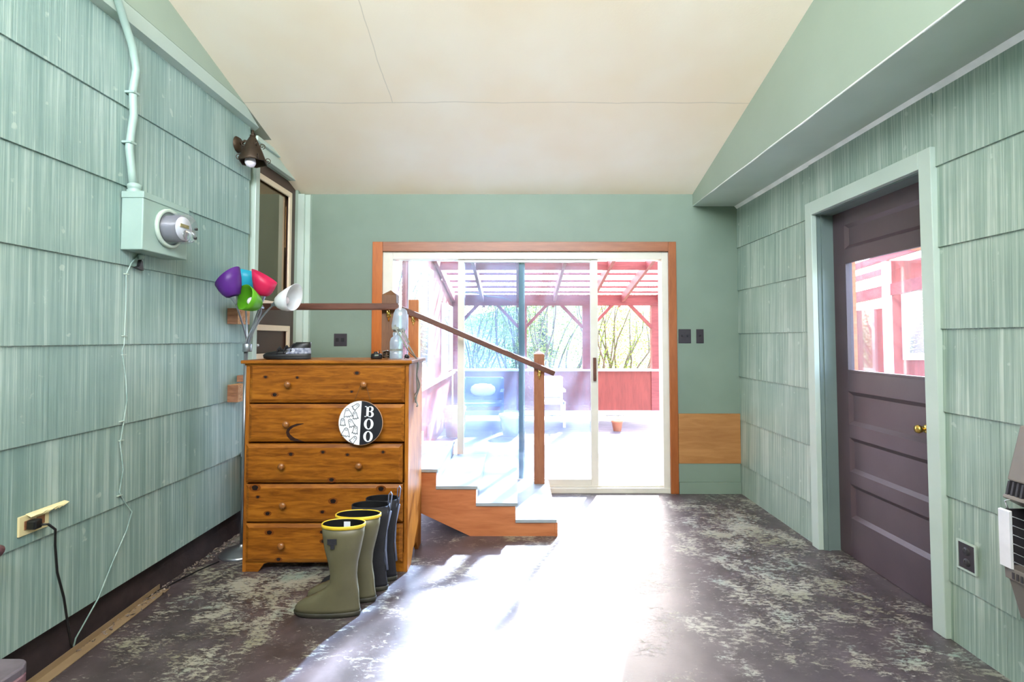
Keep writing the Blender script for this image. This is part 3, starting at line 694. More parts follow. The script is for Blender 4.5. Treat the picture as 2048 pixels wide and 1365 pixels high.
# ------------------------------------------------------------------ boots
def foot_ring(z, xt, xh, wt, wh, y, n=28):
    """closed ring at height z from toe xt to heel xh; wt, wh half widths toe / heel"""
    cx = (xt + xh) / 2; L = abs(xh - xt) / 2; out = []
    for j in range(n):
        t = 2 * math.pi * j / n; c, s_ = math.cos(t), math.sin(t)
        f = (1 - c) / 2; hw = wh + (wt - wh) * f
        out.append((cx + L * c, y + hw * s_ * (abs(s_) ** -0.12 if abs(s_) > 1e-3 else 1), z if not callable(z) else z(cx + L * c)))
    return out
def boot(name, label, X, Y, shaft, mats, extra=None, ang=0, group=None, sx=1.0, tilt=0.0):
    t = thing(name, label, 'boot', (X, Y, 0), group)
    # local: heel at x=0.04, toe to -x
    sole = MB().rings([foot_ring(0.0, -0.270, 0.038, 0.044, 0.034, 0), foot_ring(0.010, -0.282, 0.042, 0.048, 0.038, 0),
                       foot_ring(0.024, -0.286, 0.042, 0.050, 0.039, 0)], cap0=True, cap1=True)
    so = sole.build('sole', mats[1]); so.parent = t
    R_ = []
    for z, xt, xh, wt, wh in ((0.022, -0.283, 0.040, 0.048, 0.037), (0.040, -0.280, 0.038, 0.047, 0.037), (0.058, -0.266, 0.035, 0.044, 0.036),
                              (0.074, -0.240, 0.033, 0.041, 0.036), (0.088, -0.205, 0.032, 0.039, 0.036), (0.104, -0.168, 0.031, 0.038, 0.036),
                              (0.125, -0.132, 0.028, 0.040, 0.036), (0.150, -0.112, 0.024, 0.042, 0.038), (0.185, -0.108, 0.020, 0.046, 0.042), (0.24, -0.118, 0.024, 0.051, 0.048)):
        R_.append(foot_ring(z, xt, xh, wt, wh, 0))
    for z, xt, xh, w_ in shaft: R_.append(foot_ring((lambda x, z=z, tilt=tilt: z + tilt * (x + 0.05)), xt, xh, w_, w_, 0))
    z, xt, xh, w_ = shaft[-1]
    R_.append(foot_ring((lambda x, z=z: z - 0.002 + tilt * (x + 0.05)), xt + 0.004, xh - 0.004, w_ - 0.004, w_ - 0.004, 0))
    R_.append(foot_ring(z - 0.05, xt + 0.006, xh - 0.006, w_ - 0.006, w_ - 0.006, 0))
    R_.append(foot_ring(0.26, -0.105, 0.015, 0.044, 0.04, 0)); R_.append(foot_ring(0.12, -0.10, 0.01, 0.028, 0.028, 0))
    bm = MB().rings(R_[:-3], cap0=True); up = bm.build('upper', mats[0]); up.parent = t
    ln = MB().rings(R_[-4:], cap0=False, cap1=True).build('lining', mats[2]); ln.parent = t
    if len(mats) > 3 and mats[3]:
        rr = MB().rings([foot_ring((lambda x, dz=dz: shaft[-1][0] + dz + tilt * (x + 0.05)), xt - o, xh + o, w_ + o, w_ + o, 0) for dz, o in ((-0.014, 0.0005), (-0.014, 0.003), (0.0, 0.003), (0.002, 0.0), (0.0, -0.003), (-0.012, -0.0035))], cap0=False)
        ri = rr.build('rim', mats[3]); ri.parent = t; lab(ri, 'yellow rim band')
    if extra: extra(t)
    t.rotation_euler = (0, 0, R(ang)); t.scale = (sx, 1, 1.04)
    return t
shaft_o = [(0.31, -0.138, 0.040, 0.055), (0.37, -0.148, 0.052, 0.058), (0.425, -0.152, 0.056, 0.060)]
def ex1(t):
    p = MB().box(-0.105, -0.060, -0.0630, -0.0600, 0.345, 0.372).box(-0.090, -0.070, -0.0632, -0.0600, 0.325, 0.350).build('cinch_strap', 'blackfab', bevel=0.003); p.parent = t; lab(p, 'black cinch strap')
    p = MB().box(-0.062, -0.030, 0.044, 0.0455, 0.39, 0.415).build('size_label', 'signw'); p.parent = t; lab(p, 'white size label inside')
BG = None
boot('rubber_boot', 'tall olive rubber boot with black strap, nearest of the row', -0.808, 2.50, shaft_o, ['olive', 'solerub', 'black', 'yellow'], ex1)
boot('rubber_boot', 'olive rubber boot with yellow rim, second from the front', -0.772, 2.63, shaft_o, ['olive', 'solerub', 'black', 'yellow'], sx=1.10)
shaft_b = [(0.31, -0.128, 0.034, 0.052), (0.37, -0.134, 0.042, 0.056), (0.435, -0.138, 0.046, 0.058)]
def ex2(t):
    p = MB().tube([(0.046, 0, 0.40), (0.052, 0, 0.45), (0.056, 0, 0.485), (0.050, 0, 0.498), (0.040, 0, 0.485), (0.038, 0, 0.43)], 0.006, 8, flat=0.5).build('pull_loop', 'loopf'); p.parent = t; lab(p, 'blue grey heel pull loop')
    p = MB().tube([(0.050, 0, 0.40), (0.030, 0, 0.30), (0.027, 0, 0.2), (0.036, 0, 0.1)], [0.005, 0.005, 0.005, 0.006], 8).build('heel_seam', 'loopf'); p.parent = t
boot('winter_boot', 'dark blue black boot with a heel loop, third in the row', -0.742, 2.745, shaft_b, ['blackfab', 'solerub', 'black', None], ex2, sx=1.12)
boot('winter_boot', 'dark blue black boot furthest back, against the dresser', -0.715, 2.855, shaft_b, ['blackfab', 'solerub', 'black', None], ex2)

# ------------------------------------------------------------------ things on the dresser
def sneaker():
    X, Y, Z = -1.285, 3.07, DH + 0.001
    t = thing('sneaker', 'scuffed black sneaker lying on top of the dresser', 'shoe', (X, Y, Z))
    sole = MB().rings([foot_ring(z, -0.255 + a, 0.02, 0.044, 0.034, 0) for z, a in ((0.0, 0.02), (0.006, 0.004), (0.02, 0.0), (0.028, 0.006))], cap0=True, cap1=True).build('sole', 'black'); sole.parent = t
    ub = MB().rings([foot_ring(z, xt, xh, wt, wh, 0) for z, xt, xh, wt, wh in ((0.026, -0.25, 0.018, 0.043, 0.034), (0.034, -0.238, 0.019, 0.041, 0.035), (0.042, -0.19, 0.018, 0.037, 0.034),
         (0.050, -0.145, 0.016, 0.035, 0.032), (0.058, -0.115, 0.016, 0.032, 0.031), (0.068, -0.092, 0.018, 0.029, 0.029), (0.078, -0.078, 0.019, 0.025, 0.027), (0.088, -0.068, 0.019, 0.021, 0.025), (0.086, -0.060, 0.012, 0.016, 0.019), (0.05, -0.05, 0.005, 0.014, 0.016))], cap0=True, cap1=True)
    for i, f in enumerate(ub.f):
        c = [sum(ub.v[k][a] for k in f) / len(f) for a in range(3)]
        if len(f) == 4 and c[2] < 0.056 and c[0] > -0.10 and i < 28 * 5: ub.mi[i] = 1
    up = ub.build('upper', ['black', 'shoew']); up.parent = t
    for x, hh in ((-0.085, 0.062), (-0.125, 0.052), (-0.165, 0.046)):
        s = MB().tube([(x, -0.036, hh - 0.022), (x + 0.003, -0.026, hh + 0.004), (x + 0.004, 0, hh + 0.014), (x + 0.003, 0.026, hh + 0.004), (x, 0.036, hh - 0.022)], 0.009, 8, flat=0.35).build('strap', 'blackfab'); s.parent = t
    e = MB(); ps = [(-0.075 + 0.012 * math.cos(R(a)), -0.0375, 0.046 + 0.008 * math.sin(R(a))) for a in range(0, 361, 24)]
    e.tube(ps, 0.0012, 6); q = e.build('emblem_ring', 'signw'); q.parent = t; lab(q, 'white oval ring emblem')
    t.rotation_euler = (0, 0, R(5)); t.scale = (1.03, 1.1, 1.18)
    return t
sneaker()
def on_top(x, y): return (x, y, DH + 0.001)
t = thing('headlamp', 'small black headlamp puck lying left of the plastic bottle', 'headlamp', on_top(-0.872, 3.10))
p = MB().lathe([(0.001, 0), (0.030, 0.0), (0.035, 0.006), (0.034, 0.026), (0.026, 0.034), (0.001, 0.036)], (0, 0, 0)).build('case', 'black'); p.parent = t
p = MB().lathe([(0.013, 0), (0.012, 0.012), (0.001, 0.014)], (-0.004, 0, 0.032)).build('button', 'black'); p.parent = t
p = MB().tube([(0.018, 0, 0.03), (0.019, 0, 0.055)], 0.0025, 8).build('peg', 'black'); p.parent = t
p = MB().box(-0.002, 0.022, -0.0355, -0.030, 0.018, 0.027).build('reflector', 'chrome', bevel=0.001); p.parent = t
t = thing('coiled_strap', 'crumpled dark strap with buckle between the headlamp and bottle', 'strap', on_top(-0.818, 3.13))
b = MB()
for k_ in range(4):
    r_ = 0.024 - k_ * 0.003
    b.tube([(r_ * math.cos(R(a)) , r_ * 0.8 * math.sin(R(a)), 0.010 + k_ * 0.011 + 0.004 * math.sin(R(a * 2 + k_ * 70))) for a in range(0, 361, 30)], 0.0065, 8, flat=0.6)
p = b.build('webbing', 'bronze'); p.parent = t
p = MB().bar((-0.02, -0.018, 0.045), (0.012, -0.018, 0.052), 0.012, 0.004).build('buckle', 'chrome', bevel=0.001); p.parent = t
bx, by = -0.755, 3.12
t = thing('water_bottle', 'cloudy translucent plastic bottle standing on the dresser corner', 'bottle', on_top(bx, by))
p = MB().lathe([(0.001, 0.0), (0.036, 0.0), (0.040, 0.006), (0.040, 0.040), (0.0385, 0.042), (0.040, 0.044), (0.040, 0.105), (0.034, 0.128), (0.020, 0.140), (0.018, 0.150)], (0, 0, 0)).build('body', 'cloudy'); p.parent = t
p = MB().lathe([(0.022, 0.0), (0.022, 0.018), (0.018, 0.022), (0.001, 0.022)], (0, 0, 0.145)).build('cap', 'cloudy'); p.parent = t
p = MB().lathe([(0.0402, 0.050), (0.0402, 0.062)], (0, 0, 0)).build('printed_band', 'strap'); p.parent = t
t = thing('plastic_canister', 'clear upturned plastic canister with grey straps, above the bottle', 'canister', (bx + 0.012, by + 0.01, DH + 0.170))
p = MB().lathe([(0.020, 0.0), (0.034, 0.004), (0.045, 0.018), (0.048, 0.035), (0.044, 0.11), (0.036, 0.135), (0.020, 0.148), (0.001, 0.15)], (0, 0, 0), (0.10, 0, 1)).build('body', 'clearpl'); p.parent = t
p = MB().lathe([(0.03, -0.001), (0.036, 0.002), (0.036, 0.016), (0.03, 0.022)], (0, 0, 0), (0.10, 0, 1)).build('collar', 'strap'); p.parent = t
p = MB().box(-0.030, 0.010, -0.052, -0.040, 0.012, 0.030).lathe([(0.006, 0), (0.006, 0.012), (0.001, 0.013)], (-0.012, -0.046, 0.03)).build('clip', 'strap', bevel=0.002); p.parent = t
def ribbon(pts, wd, nm, par, mat='strap', side=(0.5, 0.2, 0.4)):
    b = MB(); P = [Vector(p) for p in pts]; vs = []
    # smooth
    Q = []
    for i in range(len(P) - 1):
        p0, p1, p2, p3 = P[max(i - 1, 0)], P[i], P[i + 1], P[min(i + 2, len(P) - 1)]
        for k_ in range(6):
            u = k_ / 6; Q.append(0.5 * ((2 * p1) + (-p0 + p2) * u + (2 * p0 - 5 * p1 + 4 * p2 - p3) * u * u + (-p0 + 3 * p1 - 3 * p2 + p3) * u ** 3))
    Q.append(P[-1])
    for i, q in enumerate(Q):
        d = (Q[min(i + 1, len(Q) - 1)] - Q[max(i - 1, 0)]).normalized()
        a = Vector((0, -1, 0)).cross(d).normalized(); tw = math.sin(i * 0.35 + wd * 300) * 0.9
        a = Quaternion(d, tw) @ a; vs += [q - a * wd / 2, q + a * wd / 2]
    b.add(vs, [(2 * i, 2 * i + 1, 2 * i + 3, 2 * i + 2) for i in range(len(Q) - 1)], 0, True)
    o = b.build(nm, mat, solid=0.0015); o.parent = par; return o
ribbon([(-0.01, -0.05, 0.02), (0.03, -0.055, -0.04), (0.075, -0.05, -0.12), (0.118, -0.03, -0.166), (0.128, -0.02, -0.20), (0.120, -0.02, -0.27), (0.136, -0.02, -0.33), (0.118, -0.02, -0.40), (0.112, -0.02, -0.44)], 0.010, 'strap', t)
ribbon([(0.02, -0.045, 0.01), (0.06, -0.05, -0.06), (0.105, -0.045, -0.14), (0.124, -0.02, -0.18), (0.118, -0.02, -0.26), (0.122, -0.02, -0.36), (0.106, -0.02, -0.40), (0.126, -0.02, -0.455), (0.116, -0.02, -0.46)], 0.009, 'strap', t)
ribbon([(0.03, -0.03, 0.02), (0.05, -0.04, -0.02), (0.075, -0.04, -0.07)], 0.010, 'strap', t)
t = thing('small_clip', 'small black plastic clip lying right of the plastic bottle', 'clip', on_top(-0.700, 3.15))
p = MB().lathe([(0.001, 0), (0.016, 0.004), (0.016, 0.02), (0.001, 0.026)], (0, 0, 0.002), (0.4, 0, 1)).build('cap', 'black'); p.parent = t
p = MB().tube([(0.0, 0, 0.015), (-0.012, 0, 0.001)], 0.003, 6).build('stem', 'black'); p.parent = t

# ------------------------------------------------------------------ floor lamp
LXp, LYp = -1.735, 3.20
lp = thing('floor_lamp', 'five-headed floor lamp with purple, blue, pink, green and white shades', 'floor lamp', (LXp, LYp, 0))
def lobj(b, nm, m, par=None, **k):
    o = b.build(nm, m, **k); o.parent = par or lp; return o
lobj(MB().lathe([(0.001, 0), (0.125, 0.0), (0.128, 0.006), (0.115, 0.018), (0.05, 0.032), (0.018, 0.045), (0.014, 0.06)], (0, 0, 0)), 'base', 'steel')
lobj(MB().tube([(0, 0, 0.05), (0, 0, 1.28)], 0.012, 14), 'pole', 'steel')
lobj(MB().lathe([(0.001, 0), (0.027, 0.0), (0.028, 0.003), (0.028, 0.048), (0.027, 0.05), (0.001, 0.05)], (0.008, 0, 1.265)), 'hub', 'steel')
cols = {'purple': (96, 42, 140), 'blue': (36, 168, 196), 'pink': (218, 40, 92), 'green': (112, 190, 44), 'white': (236, 238, 240)}
for c_, v_ in cols.items(): M['sh_' + c_] = shade_mat(c_ + '_plastic_shade', v_)
heads = [  # colour, socket base, axis, direction the oblique rim is cut along, cut depth
    ('blue', (-1.795, 3.29, 1.665), (-0.06, 0.14, 1.0), (1, 0, 0.1), -0.012),
    ('purple', (-1.712, 3.01, 1.600), (-0.30, -0.04, 1.0), (1, 0, 0.3), 0.034),
    ('pink', (-1.638, 3.20, 1.622), (0.10, 0.0, 1.0), (1, 0, 0), -0.032),
    ('green', (-1.640, 3.16, 1.560), (-0.26, -0.90, 0.34), (1, 0, 1), 0.014),
    ('white', (-1.530, 3.18, 1.575), (1.0, -0.22, 0.30), (0, 0, 1), 0.034)]
for c_, s_, ax, cd, cut in heads:
    s = Vector(s_) - Vector((LXp, LYp, 0)); a = Vector(ax).normalized(); st0 = Vector((0.008, 0, 1.31))
    off = Vector((a.x, a.y, 0)) * 0.016; p0 = st0 + off
    mid = p0.lerp(s, 0.5) + Vector((-0.01 * a.x, 0, -0.0)); q0 = p0 + Vector((0, 0, 0.07)); q1 = s - a * 0.09
    pts = []
    for i in range(13):
        u = i / 12; pts.append(p0 * (1 - u) ** 3 + q0 * 3 * u * (1 - u) ** 2 + q1 * 3 * u * u * (1 - u) + (s + a * 0.002) * u ** 3)
    arm = lobj(MB().tube(pts, 0.0055, 10), 'arm', 'steel')
    lobj(MB().lathe([(0.007, -0.045), (0.012, -0.03), (0.022, 0.0), (0.024, 0.012), (0.001, 0.012)], s, a), 'socket', 'steel', arm)
    prof = [(0.022, 0.0), (0.040, 0.010), (0.056, 0.040), (0.068, 0.080), (0.077, 0.128)]
    sh = lobj(MB().lathe(prof, s, a, 36, cut=cut * 1.2, cutdir=cd), 'lamp_shade', 'sh_' + c_, None, solid=0.002, fix=False); lab(sh, c_ + ' plastic bell shade')
    lobj(MB().lathe([(0.010, 0.01), (0.012, 0.025), (0.024, 0.045), (0.027, 0.06), (0.022, 0.075), (0.010, 0.083), (0.0005, 0.085)], s, a), 'light_bulb', 'bulb', arm)

# lamp cord along the floor
b = MB().tube([(-1.80, 3.07, 0.006), (-1.85, 2.95, 0.006), (-1.88, 2.84, 0.006), (-1.915, 2.72, 0.006), (-1.918, 2.5, 0.006), (-1.915, 2.25, 0.006)], 0.0035, 8)
tag(b.build('power_cord', 'black'), 'thin black cord trailing along the floor to the lamp foot', 'cord')

# ------------------------------------------------------------------ outlet with cord, left wall
t = thing('wall_outlet', 'ivory outlet plate with peeling paint, turned sideways on the left wall', 'outlet', (LX, 1.99, 0.63))
MB().box(LX - 0.004, LX + 0.006, 1.93, 2.052, 0.592, 0.668).build('plate', 'ivory', t, bevel=0.002)
for y in (1.965, 2.015): MB().box(LX + 0.006, LX + 0.0085, y - 0.017, y + 0.017, 0.613, 0.647).build('receptacle', 'blockd', t, bevel=0.004)
b = MB()
for i in range(9):
    y = 1.955 + i * 0.017; b.add([(LX + 0.004, y, 0.672), (LX + 0.004, y + 0.03, 0.673), (LX + 0.030 - 0.001 * i, y + 0.033, 0.664 + random.uniform(-.004, .004)), (LX + 0.022, y + 0.004, 0.657 + random.uniform(-.004, .004))], [(0, 1, 2, 3)])
MBp = b.build('peeling_paint', 'ivory', t, solid=0.001); lab(MBp, 'flakes of peeling paint')
t = thing('plug_cord', 'black plug and cord hanging from the ivory outlet to the floor', 'cord', (LX + 0.01, 1.97, 0.63))
MB().box(LX + 0.009, LX + 0.045, 1.952, 1.985, 0.612, 0.648).build('plug', 'black', t, bevel=0.006)
MB().tube([(LX + 0.044, 1.975, 0.625), (LX + 0.060, 1.99, 0.622), (LX + 0.062, 2.02, 0.59), (LX + 0.045, 2.04, 0.52), (LX + 0.03, 2.07, 0.40), (LX + 0.025, 2.11, 0.28), (LX + 0.01, 2.15, 0.15), (-1.905, 2.19, 0.03), (-1.905, 2.22, 0.006)], 0.0045, 8).build('cord', 'black', t)

# thin painted cable with staples down the left wall + frayed connector
t = thing('painted_cable', 'thin painted cable stapled down the left wall below the meter', 'cable', (LX + 0.004, 2.41, 1.7))
MB().tube([(LX + 0.006, 2.48, 1.76), (LX + 0.006, 2.44, 1.72), (LX + 0.006, 2.41, 1.66), (LX + 0.005, 2.415, 1.51), (LX + 0.005, 2.412, 1.32), (LX + 0.006, 2.40, 1.29), (LX + 0.005, 2.43, 1.15), (LX + 0.005, 2.44, 1.05), (LX + 0.006, 2.42, 0.93),
           (LX + 0.006, 2.405, 0.85), (LX + 0.005, 2.43, 0.72), (LX + 0.006, 2.41, 0.62), (LX + 0.006, 2.445, 0.56), (LX + 0.008, 2.49, 0.50), (LX + 0.007, 2.46, 0.42), (LX + 0.006, 2.38, 0.30), (LX + 0.012, 2.30, 0.18), (-1.915, 2.22, 0.05), (-1.91, 2.2, 0.006)], 0.0032, 8).build('wire', 'siding_l', t)
for z in (1.66, 1.36, 1.27, 0.95, 0.86, 0.60): MB().box(LX, LX + 0.010, 2.40, 2.425, z, z + 0.004).build('staple', 'trim', t)
t = thing('wire_connector', 'small black broken bracket hanging just below the meter box', 'bracket', (LX + 0.02, 2.54, 1.70))
MB().prism([(2.452, 1.700), (2.478, 1.712), (2.488, 1.745), (2.498, 1.735), (2.505, 1.690), (2.48, 1.693)], 'x', LX + 0.002, LX + 0.020).build('shard', 'black', t, bevel=0.002)
MB().lathe([(0.012, 0), (0.016, 0.012), (0.010, 0.024), (0.001, 0.025)], (LX + 0.014, 2.49, 1.748), (0, 0, 1), 12).build('stub', 'meterbox', t)

# ------------------------------------------------------------------ electric meter
mt = thing('electric_meter', 'aqua painted electric meter box with round glass meter on left wall', 'electric meter', (LX + 0.05, 2.50, 1.9))
my0, my1, mz0, mz1, md = 2.375, 2.70, 1.775, 2.055, 0.105
MB().box(LX, LX + md, my0, my1, mz0, mz1).build('meter_box', 'meterbox', mt, bevel=0.005)
MB().box(LX, LX + md + 0.004, my0 - 0.004, my1 + 0.004, mz1 - 0.03, mz1 + 0.002).build('lid', 'meterbox', mt, bevel=0.003)
mc = Vector((LX + md, 2.545, 1.912))
MB().lathe([(0.092, 0.0), (0.100, 0.004), (0.100, 0.016), (0.092, 0.020), (0.084, 0.018)], mc, (1, 0, 0), 40).build('socket_ring', 'trim', mt)
MB().lathe([(0.082, 0.002), (0.082, 0.018), (0.078, 0.03), (0.078, 0.095), (0.072, 0.112), (0.062, 0.118), (0.0005, 0.120)], mc, (1, 0, 0), 40).build('glass_cover', 'glassc', mt)
MB().lathe([(0.068, 0.0), (0.068, 0.075), (0.0005, 0.076)], mc, (1, 0, 0), 36).build('meter_body', 'mbody', mt)
fy, fx = mc.y, mc.x + 0.080
MB().lathe([(0.060, 0.0), (0.060, 0.006), (0.0005, 0.0065)], (fx, fy, mc.z), (1, 0, 0), 36).build('dial_face', 'signw', mt)
MB().box(fx + 0.006, fx + 0.010, fy - 0.035, fy + 0.03, mc.z + 0.004, mc.z + 0.022).build('register_window', 'brass', mt)
MB().lathe([(0.024, 0), (0.024, 0.004), (0.0005, 0.005)], (fx + 0.004, fy + 0.012, mc.z - 0.030), (1, 0, 0), 20).build('disc_window', 'steel', mt)
for dy, dz in ((0.046, 0.006), (0.040, -0.042)): MB().lathe([(0.006, 0), (0.007, 0.012), (0.001, 0.014)], (mc.x + 0.116, fy + dy * 0.8, mc.z + dz), (1, 0.2, 0), 12).build('cover_screw', 'black', mt)
cd = thing('conduit', 'painted electrical conduit rising from the meter box to the ceiling', 'conduit', (LX + 0.03, 2.42, 2.06))
MB().tube([(LX + 0.028, 2.41, 2.07), (LX + 0.026, 2.40, 2.16), (LX + 0.024, 2.382, 2.27), (LX + 0.024, 2.392, 2.36), (LX + 0.025, 2.402, 2.44), (LX + 0.025, 2.392, 2.56), (LX + 0.027, 2.407, 2.67), (LX + 0.032, 2.37, 2.77), (LX + 0.045, 2.30, 2.85), (-1.83, 2.22, 2.915), (-1.815, 2.10, 2.975)], 0.017, 14).build('pipe', 'meterbox', cd)
MB().lathe([(0.030, 0), (0.032, 0.01), (0.026, 0.018), (0.030, 0.022), (0.030, 0.040), (0.020, 0.048)], (LX + 0.032, 2.412, mz1 + 0.003), (0, 0, 1), 18).build('gland_fitting', 'meterbox', cd)
for y, z in ((2.384, 2.29), (2.393, 2.54)): MB().box(LX - 0.003, LX + 0.044, y - 0.020, y + 0.020, z, z + 0.012).build('pipe_clip', 'meterbox', cd, bevel=0.003)

# ------------------------------------------------------------------ lantern sconce
ln = thing('wall_sconce', 'dark iron cone wall sconce with scrolls and a bare bulb', 'wall lamp', (LX, 3.38, 2.66))
MB().lathe([(0.001, 0.02), (0.045, 0.018), (0.055, 0.0)], (LX, 3.345, 2.665), (1, 0, 0), 24).build('backplate', 'bronze', ln)
cc = Vector((-1.79, 3.34, 2.55)); ax = Vector((-0.06, 0.06, 1)).normalized()
MB().lathe([(0.088, -0.012), (0.090, 0.0), (0.062, 0.075), (0.036, 0.135), (0.016, 0.175), (0.010, 0.18)], cc, ax, 6).build('cone_shade', 'bronze', ln, solid=0.003)
MB().lathe([(0.016, 0.175), (0.020, 0.18), (0.008, 0.188), (0.012, 0.196), (0.006, 0.205), (0.008, 0.214), (0.0005, 0.222)], cc, ax, 14).build('finial', 'bronze', ln)
MB().tube([(LX + 0.01, 3.345, 2.665), (-1.85, 3.343, 2.69), (-1.80, 3.34, 2.68)], 0.008, 8).build('arm', 'bronze', ln)
MB().lathe([(0.018, 0.07), (0.018, 0.03), (0.026, 0.012), (0.034, -0.012), (0.034, -0.03), (0.024, -0.05), (0.0005, -0.058)], cc + Vector((-0.012, -0.012, 0.01)), ax, 24).build('light_bulb', 'bulb', ln)
def scroll(o, d, s=1.0):
    pts = []
    for i in range(26):
        a = R(-80 + i * 17); r_ = 0.020 * s * (1 - i / 34); pts.append(o + d * (0.02 * s + r_ * math.cos(a)) + Vector((0, 0, r_ * math.sin(a))))
    return pts
for dd, zz, rr in (((0.7, -0.7, 0), 0.015, 0.080), ((0.7, -0.7, 0), 0.11, 0.045), ((-0.8, -0.5, 0), 0.11, 0.045), ((-0.8, -0.5, 0), 0.015, 0.075), ((0.9, 0.4, 0), 0.015, 0.08), ((0.9, 0.4, 0), 0.11, 0.045)):
    d = Vector(dd).normalized(); MB().tube(scroll(cc + Vector((0, 0, zz)) + d * (rr - 0.012), d), 0.0028, 6).build('scroll', 'bronze', ln)

# ------------------------------------------------------------------ plates
def plate(label, x0, x1, z0, z1, toggle=False, outlet=False):
    t = thing('wall_plate', label, 'switch', ((x0 + x1) / 2, BY - 0.003, (z0 + z1) / 2))
    MB().box(x0, x1, BY - 0.006, BY, z0, z1).build('plate', 'darkplate', t, bevel=0.002)
    cx, cz = (x0 + x1) / 2, (z0 + z1) / 2
    if toggle:
        for dx in toggle: MB().box(cx + dx - 0.005, cx + dx + 0.005, BY - 0.016, BY - 0.006, cz - 0.004, cz + 0.012).build('toggle', 'black', t, bevel=0.001)
    if outlet:
        for dx in (-0.027, 0.02): MB().box(cx + dx - 0.014, cx + dx + 0.014, BY - 0.009, BY - 0.006, cz - 0.017, cz + 0.017).build('receptacle', 'black', t, bevel=0.004)
plate('dark double switch plate on the far wall beside the orange door frame', 1.418, 1.528, 1.307, 1.431, (-0.023, 0.023))
plate('narrow dark switch plate, right one of the two on far wall', 1.575, 1.64, 1.307, 1.431, (0.0,))
o_ = plate('dark outlet plate on the yellow-green wall above the dresser', -1.616, -1.502, 1.282, 1.392, None, True)
t = thing('wall_outlet', 'dark brown double outlet on the right wall next to the heater', 'outlet', (RX, 2.20, 0.41))
MB().box(RX - 0.006, RX + 0.001, 2.158, 2.236, 0.352, 0.462).build('plate', 'darkplate', t, bevel=0.002)
frame_x(MB(), RX - 0.008, RX, 2.150, 2.244, 0.344, 0.470, 0.008).build('painted_edge', 'trim', t)
for z in (0.382, 0.43):
    rc = MB().lathe([(0.0005, 0.003), (0.016, 0.003), (0.017, 0)], (RX - 0.006, 2.197, z), (-1, 0, 0), 20).build('receptacle', 'heatd', t)
    for dy in (-0.006, 0.006): MB().box(RX - 0.0098, RX - 0.009, 2.197 + dy - 0.0012, 2.197 + dy + 0.0012, z, z + 0.009).build('slot', 'black', rc)

# ------------------------------------------------------------------ wall heater
ht = thing('gas_heater', 'taupe wall heater with louvres and wire guard at the right edge', 'heater', (1.85, 1.5, 0.7))
h0, h1 = 1.20, 1.807
MB().prism([(1.944, 1.05), (1.80, 1.038), (1.746, 0.846), (1.80, 0.846), (1.944, 0.846)], 'y', h0, h1).build('top_cover', 'heat', ht, bevel=0.006)
b = MB().prism([(1.755, 0.846), (1.748, 0.80), (1.944, 0.80), (1.944, 0.846)], 'y', h0, h1 - 0.002)
i = 0; y = h1 - 0.006
while y > h0 + 0.02:
    b.prism([(1.745, 0.844), (1.734, 0.797), (1.752, 0.797), (1.76, 0.844)], 'y', y - 0.007, y); y -= 0.0165
b.build('louvre_band', 'heatd', ht)
MB().prism([(1.732, 0.797), (1.728, 0.786), (1.79, 0.752), (1.944, 0.752), (1.944, 0.797)], 'y', h0, h1 - 0.001).build('hood', 'heat', ht, bevel=0.002)
MB().box(1.90, 1.944, h0, h1 - 0.004, 0.53, 0.76).build('firebox_back', 'heatd', ht)
MB().box(1.715, 1.90, h1 - 0.006, h1 - 0.002, 0.548, 0.745).build('side_plate', 'heatd', ht)
lab(MB().prism([(1.712, 0.745), (1.722, 0.748), (1.722, 0.548), (1.712, 0.55)], 'y', h1 - 0.04, h1).build('chrome_edge', 'satin', ht), 'bright chrome edge strip')
b = MB()
for k_ in range(6): z = 0.575 + k_ * 0.031; b.tube([(1.722, h1 - 0.035, z), (1.722, h0, z)], 0.0022, 6)
b.tube([(1.728, h1 - 0.02, 0.75), (1.726, h1 - 0.012, 0.775), (1.735, h1 - 0.035, 0.79)], 0.0025, 6)
b.build('wire_guard', 'chrome', ht)
MB().box(1.80, 1.84, h0, h1 - 0.01, 0.56, 0.74).build('burner_plaque', 'black', ht)
b = MB().prism([(1.726, 0.548), (1.728, 0.505), (1.944, 0.505), (1.944, 0.548)], 'y', h0, h1)
b.build('lower_rail', 'heat', ht, bevel=0.003)
b = MB(); y = h1 - 0.03
while y > h0 + 0.02: b.box(1.7235, 1.7265, y - 0.007, y, 0.513, 0.535); y -= 0.015
b.build('vent_slots', 'heatd', ht)
MB().prism([(1.738, 0.505), (1.775, 0.365), (1.944, 0.352), (1.944, 0.505)], 'y', h0, h1 - 0.002).build('bottom_cover', 'heat', ht, bevel=0.004)

# ------------------------------------------------------------------ angle trim on the floor
b = MB().prism([(-0.052, 0.002), (0, 0.002), (0, 0.005), (-0.049, 0.005), (-0.049, 0.032), (-0.052, 0.032)], 'y', -0.72, 0.60)
o = b.build('angle_trim', 'ltan'); tag(o, 'long tan metal angle strip lying on the floor along left wall', 'trim strip')
o.location = (-1.843, 2.14, 0); o.rotation_euler = (0, 0, R(2.6))

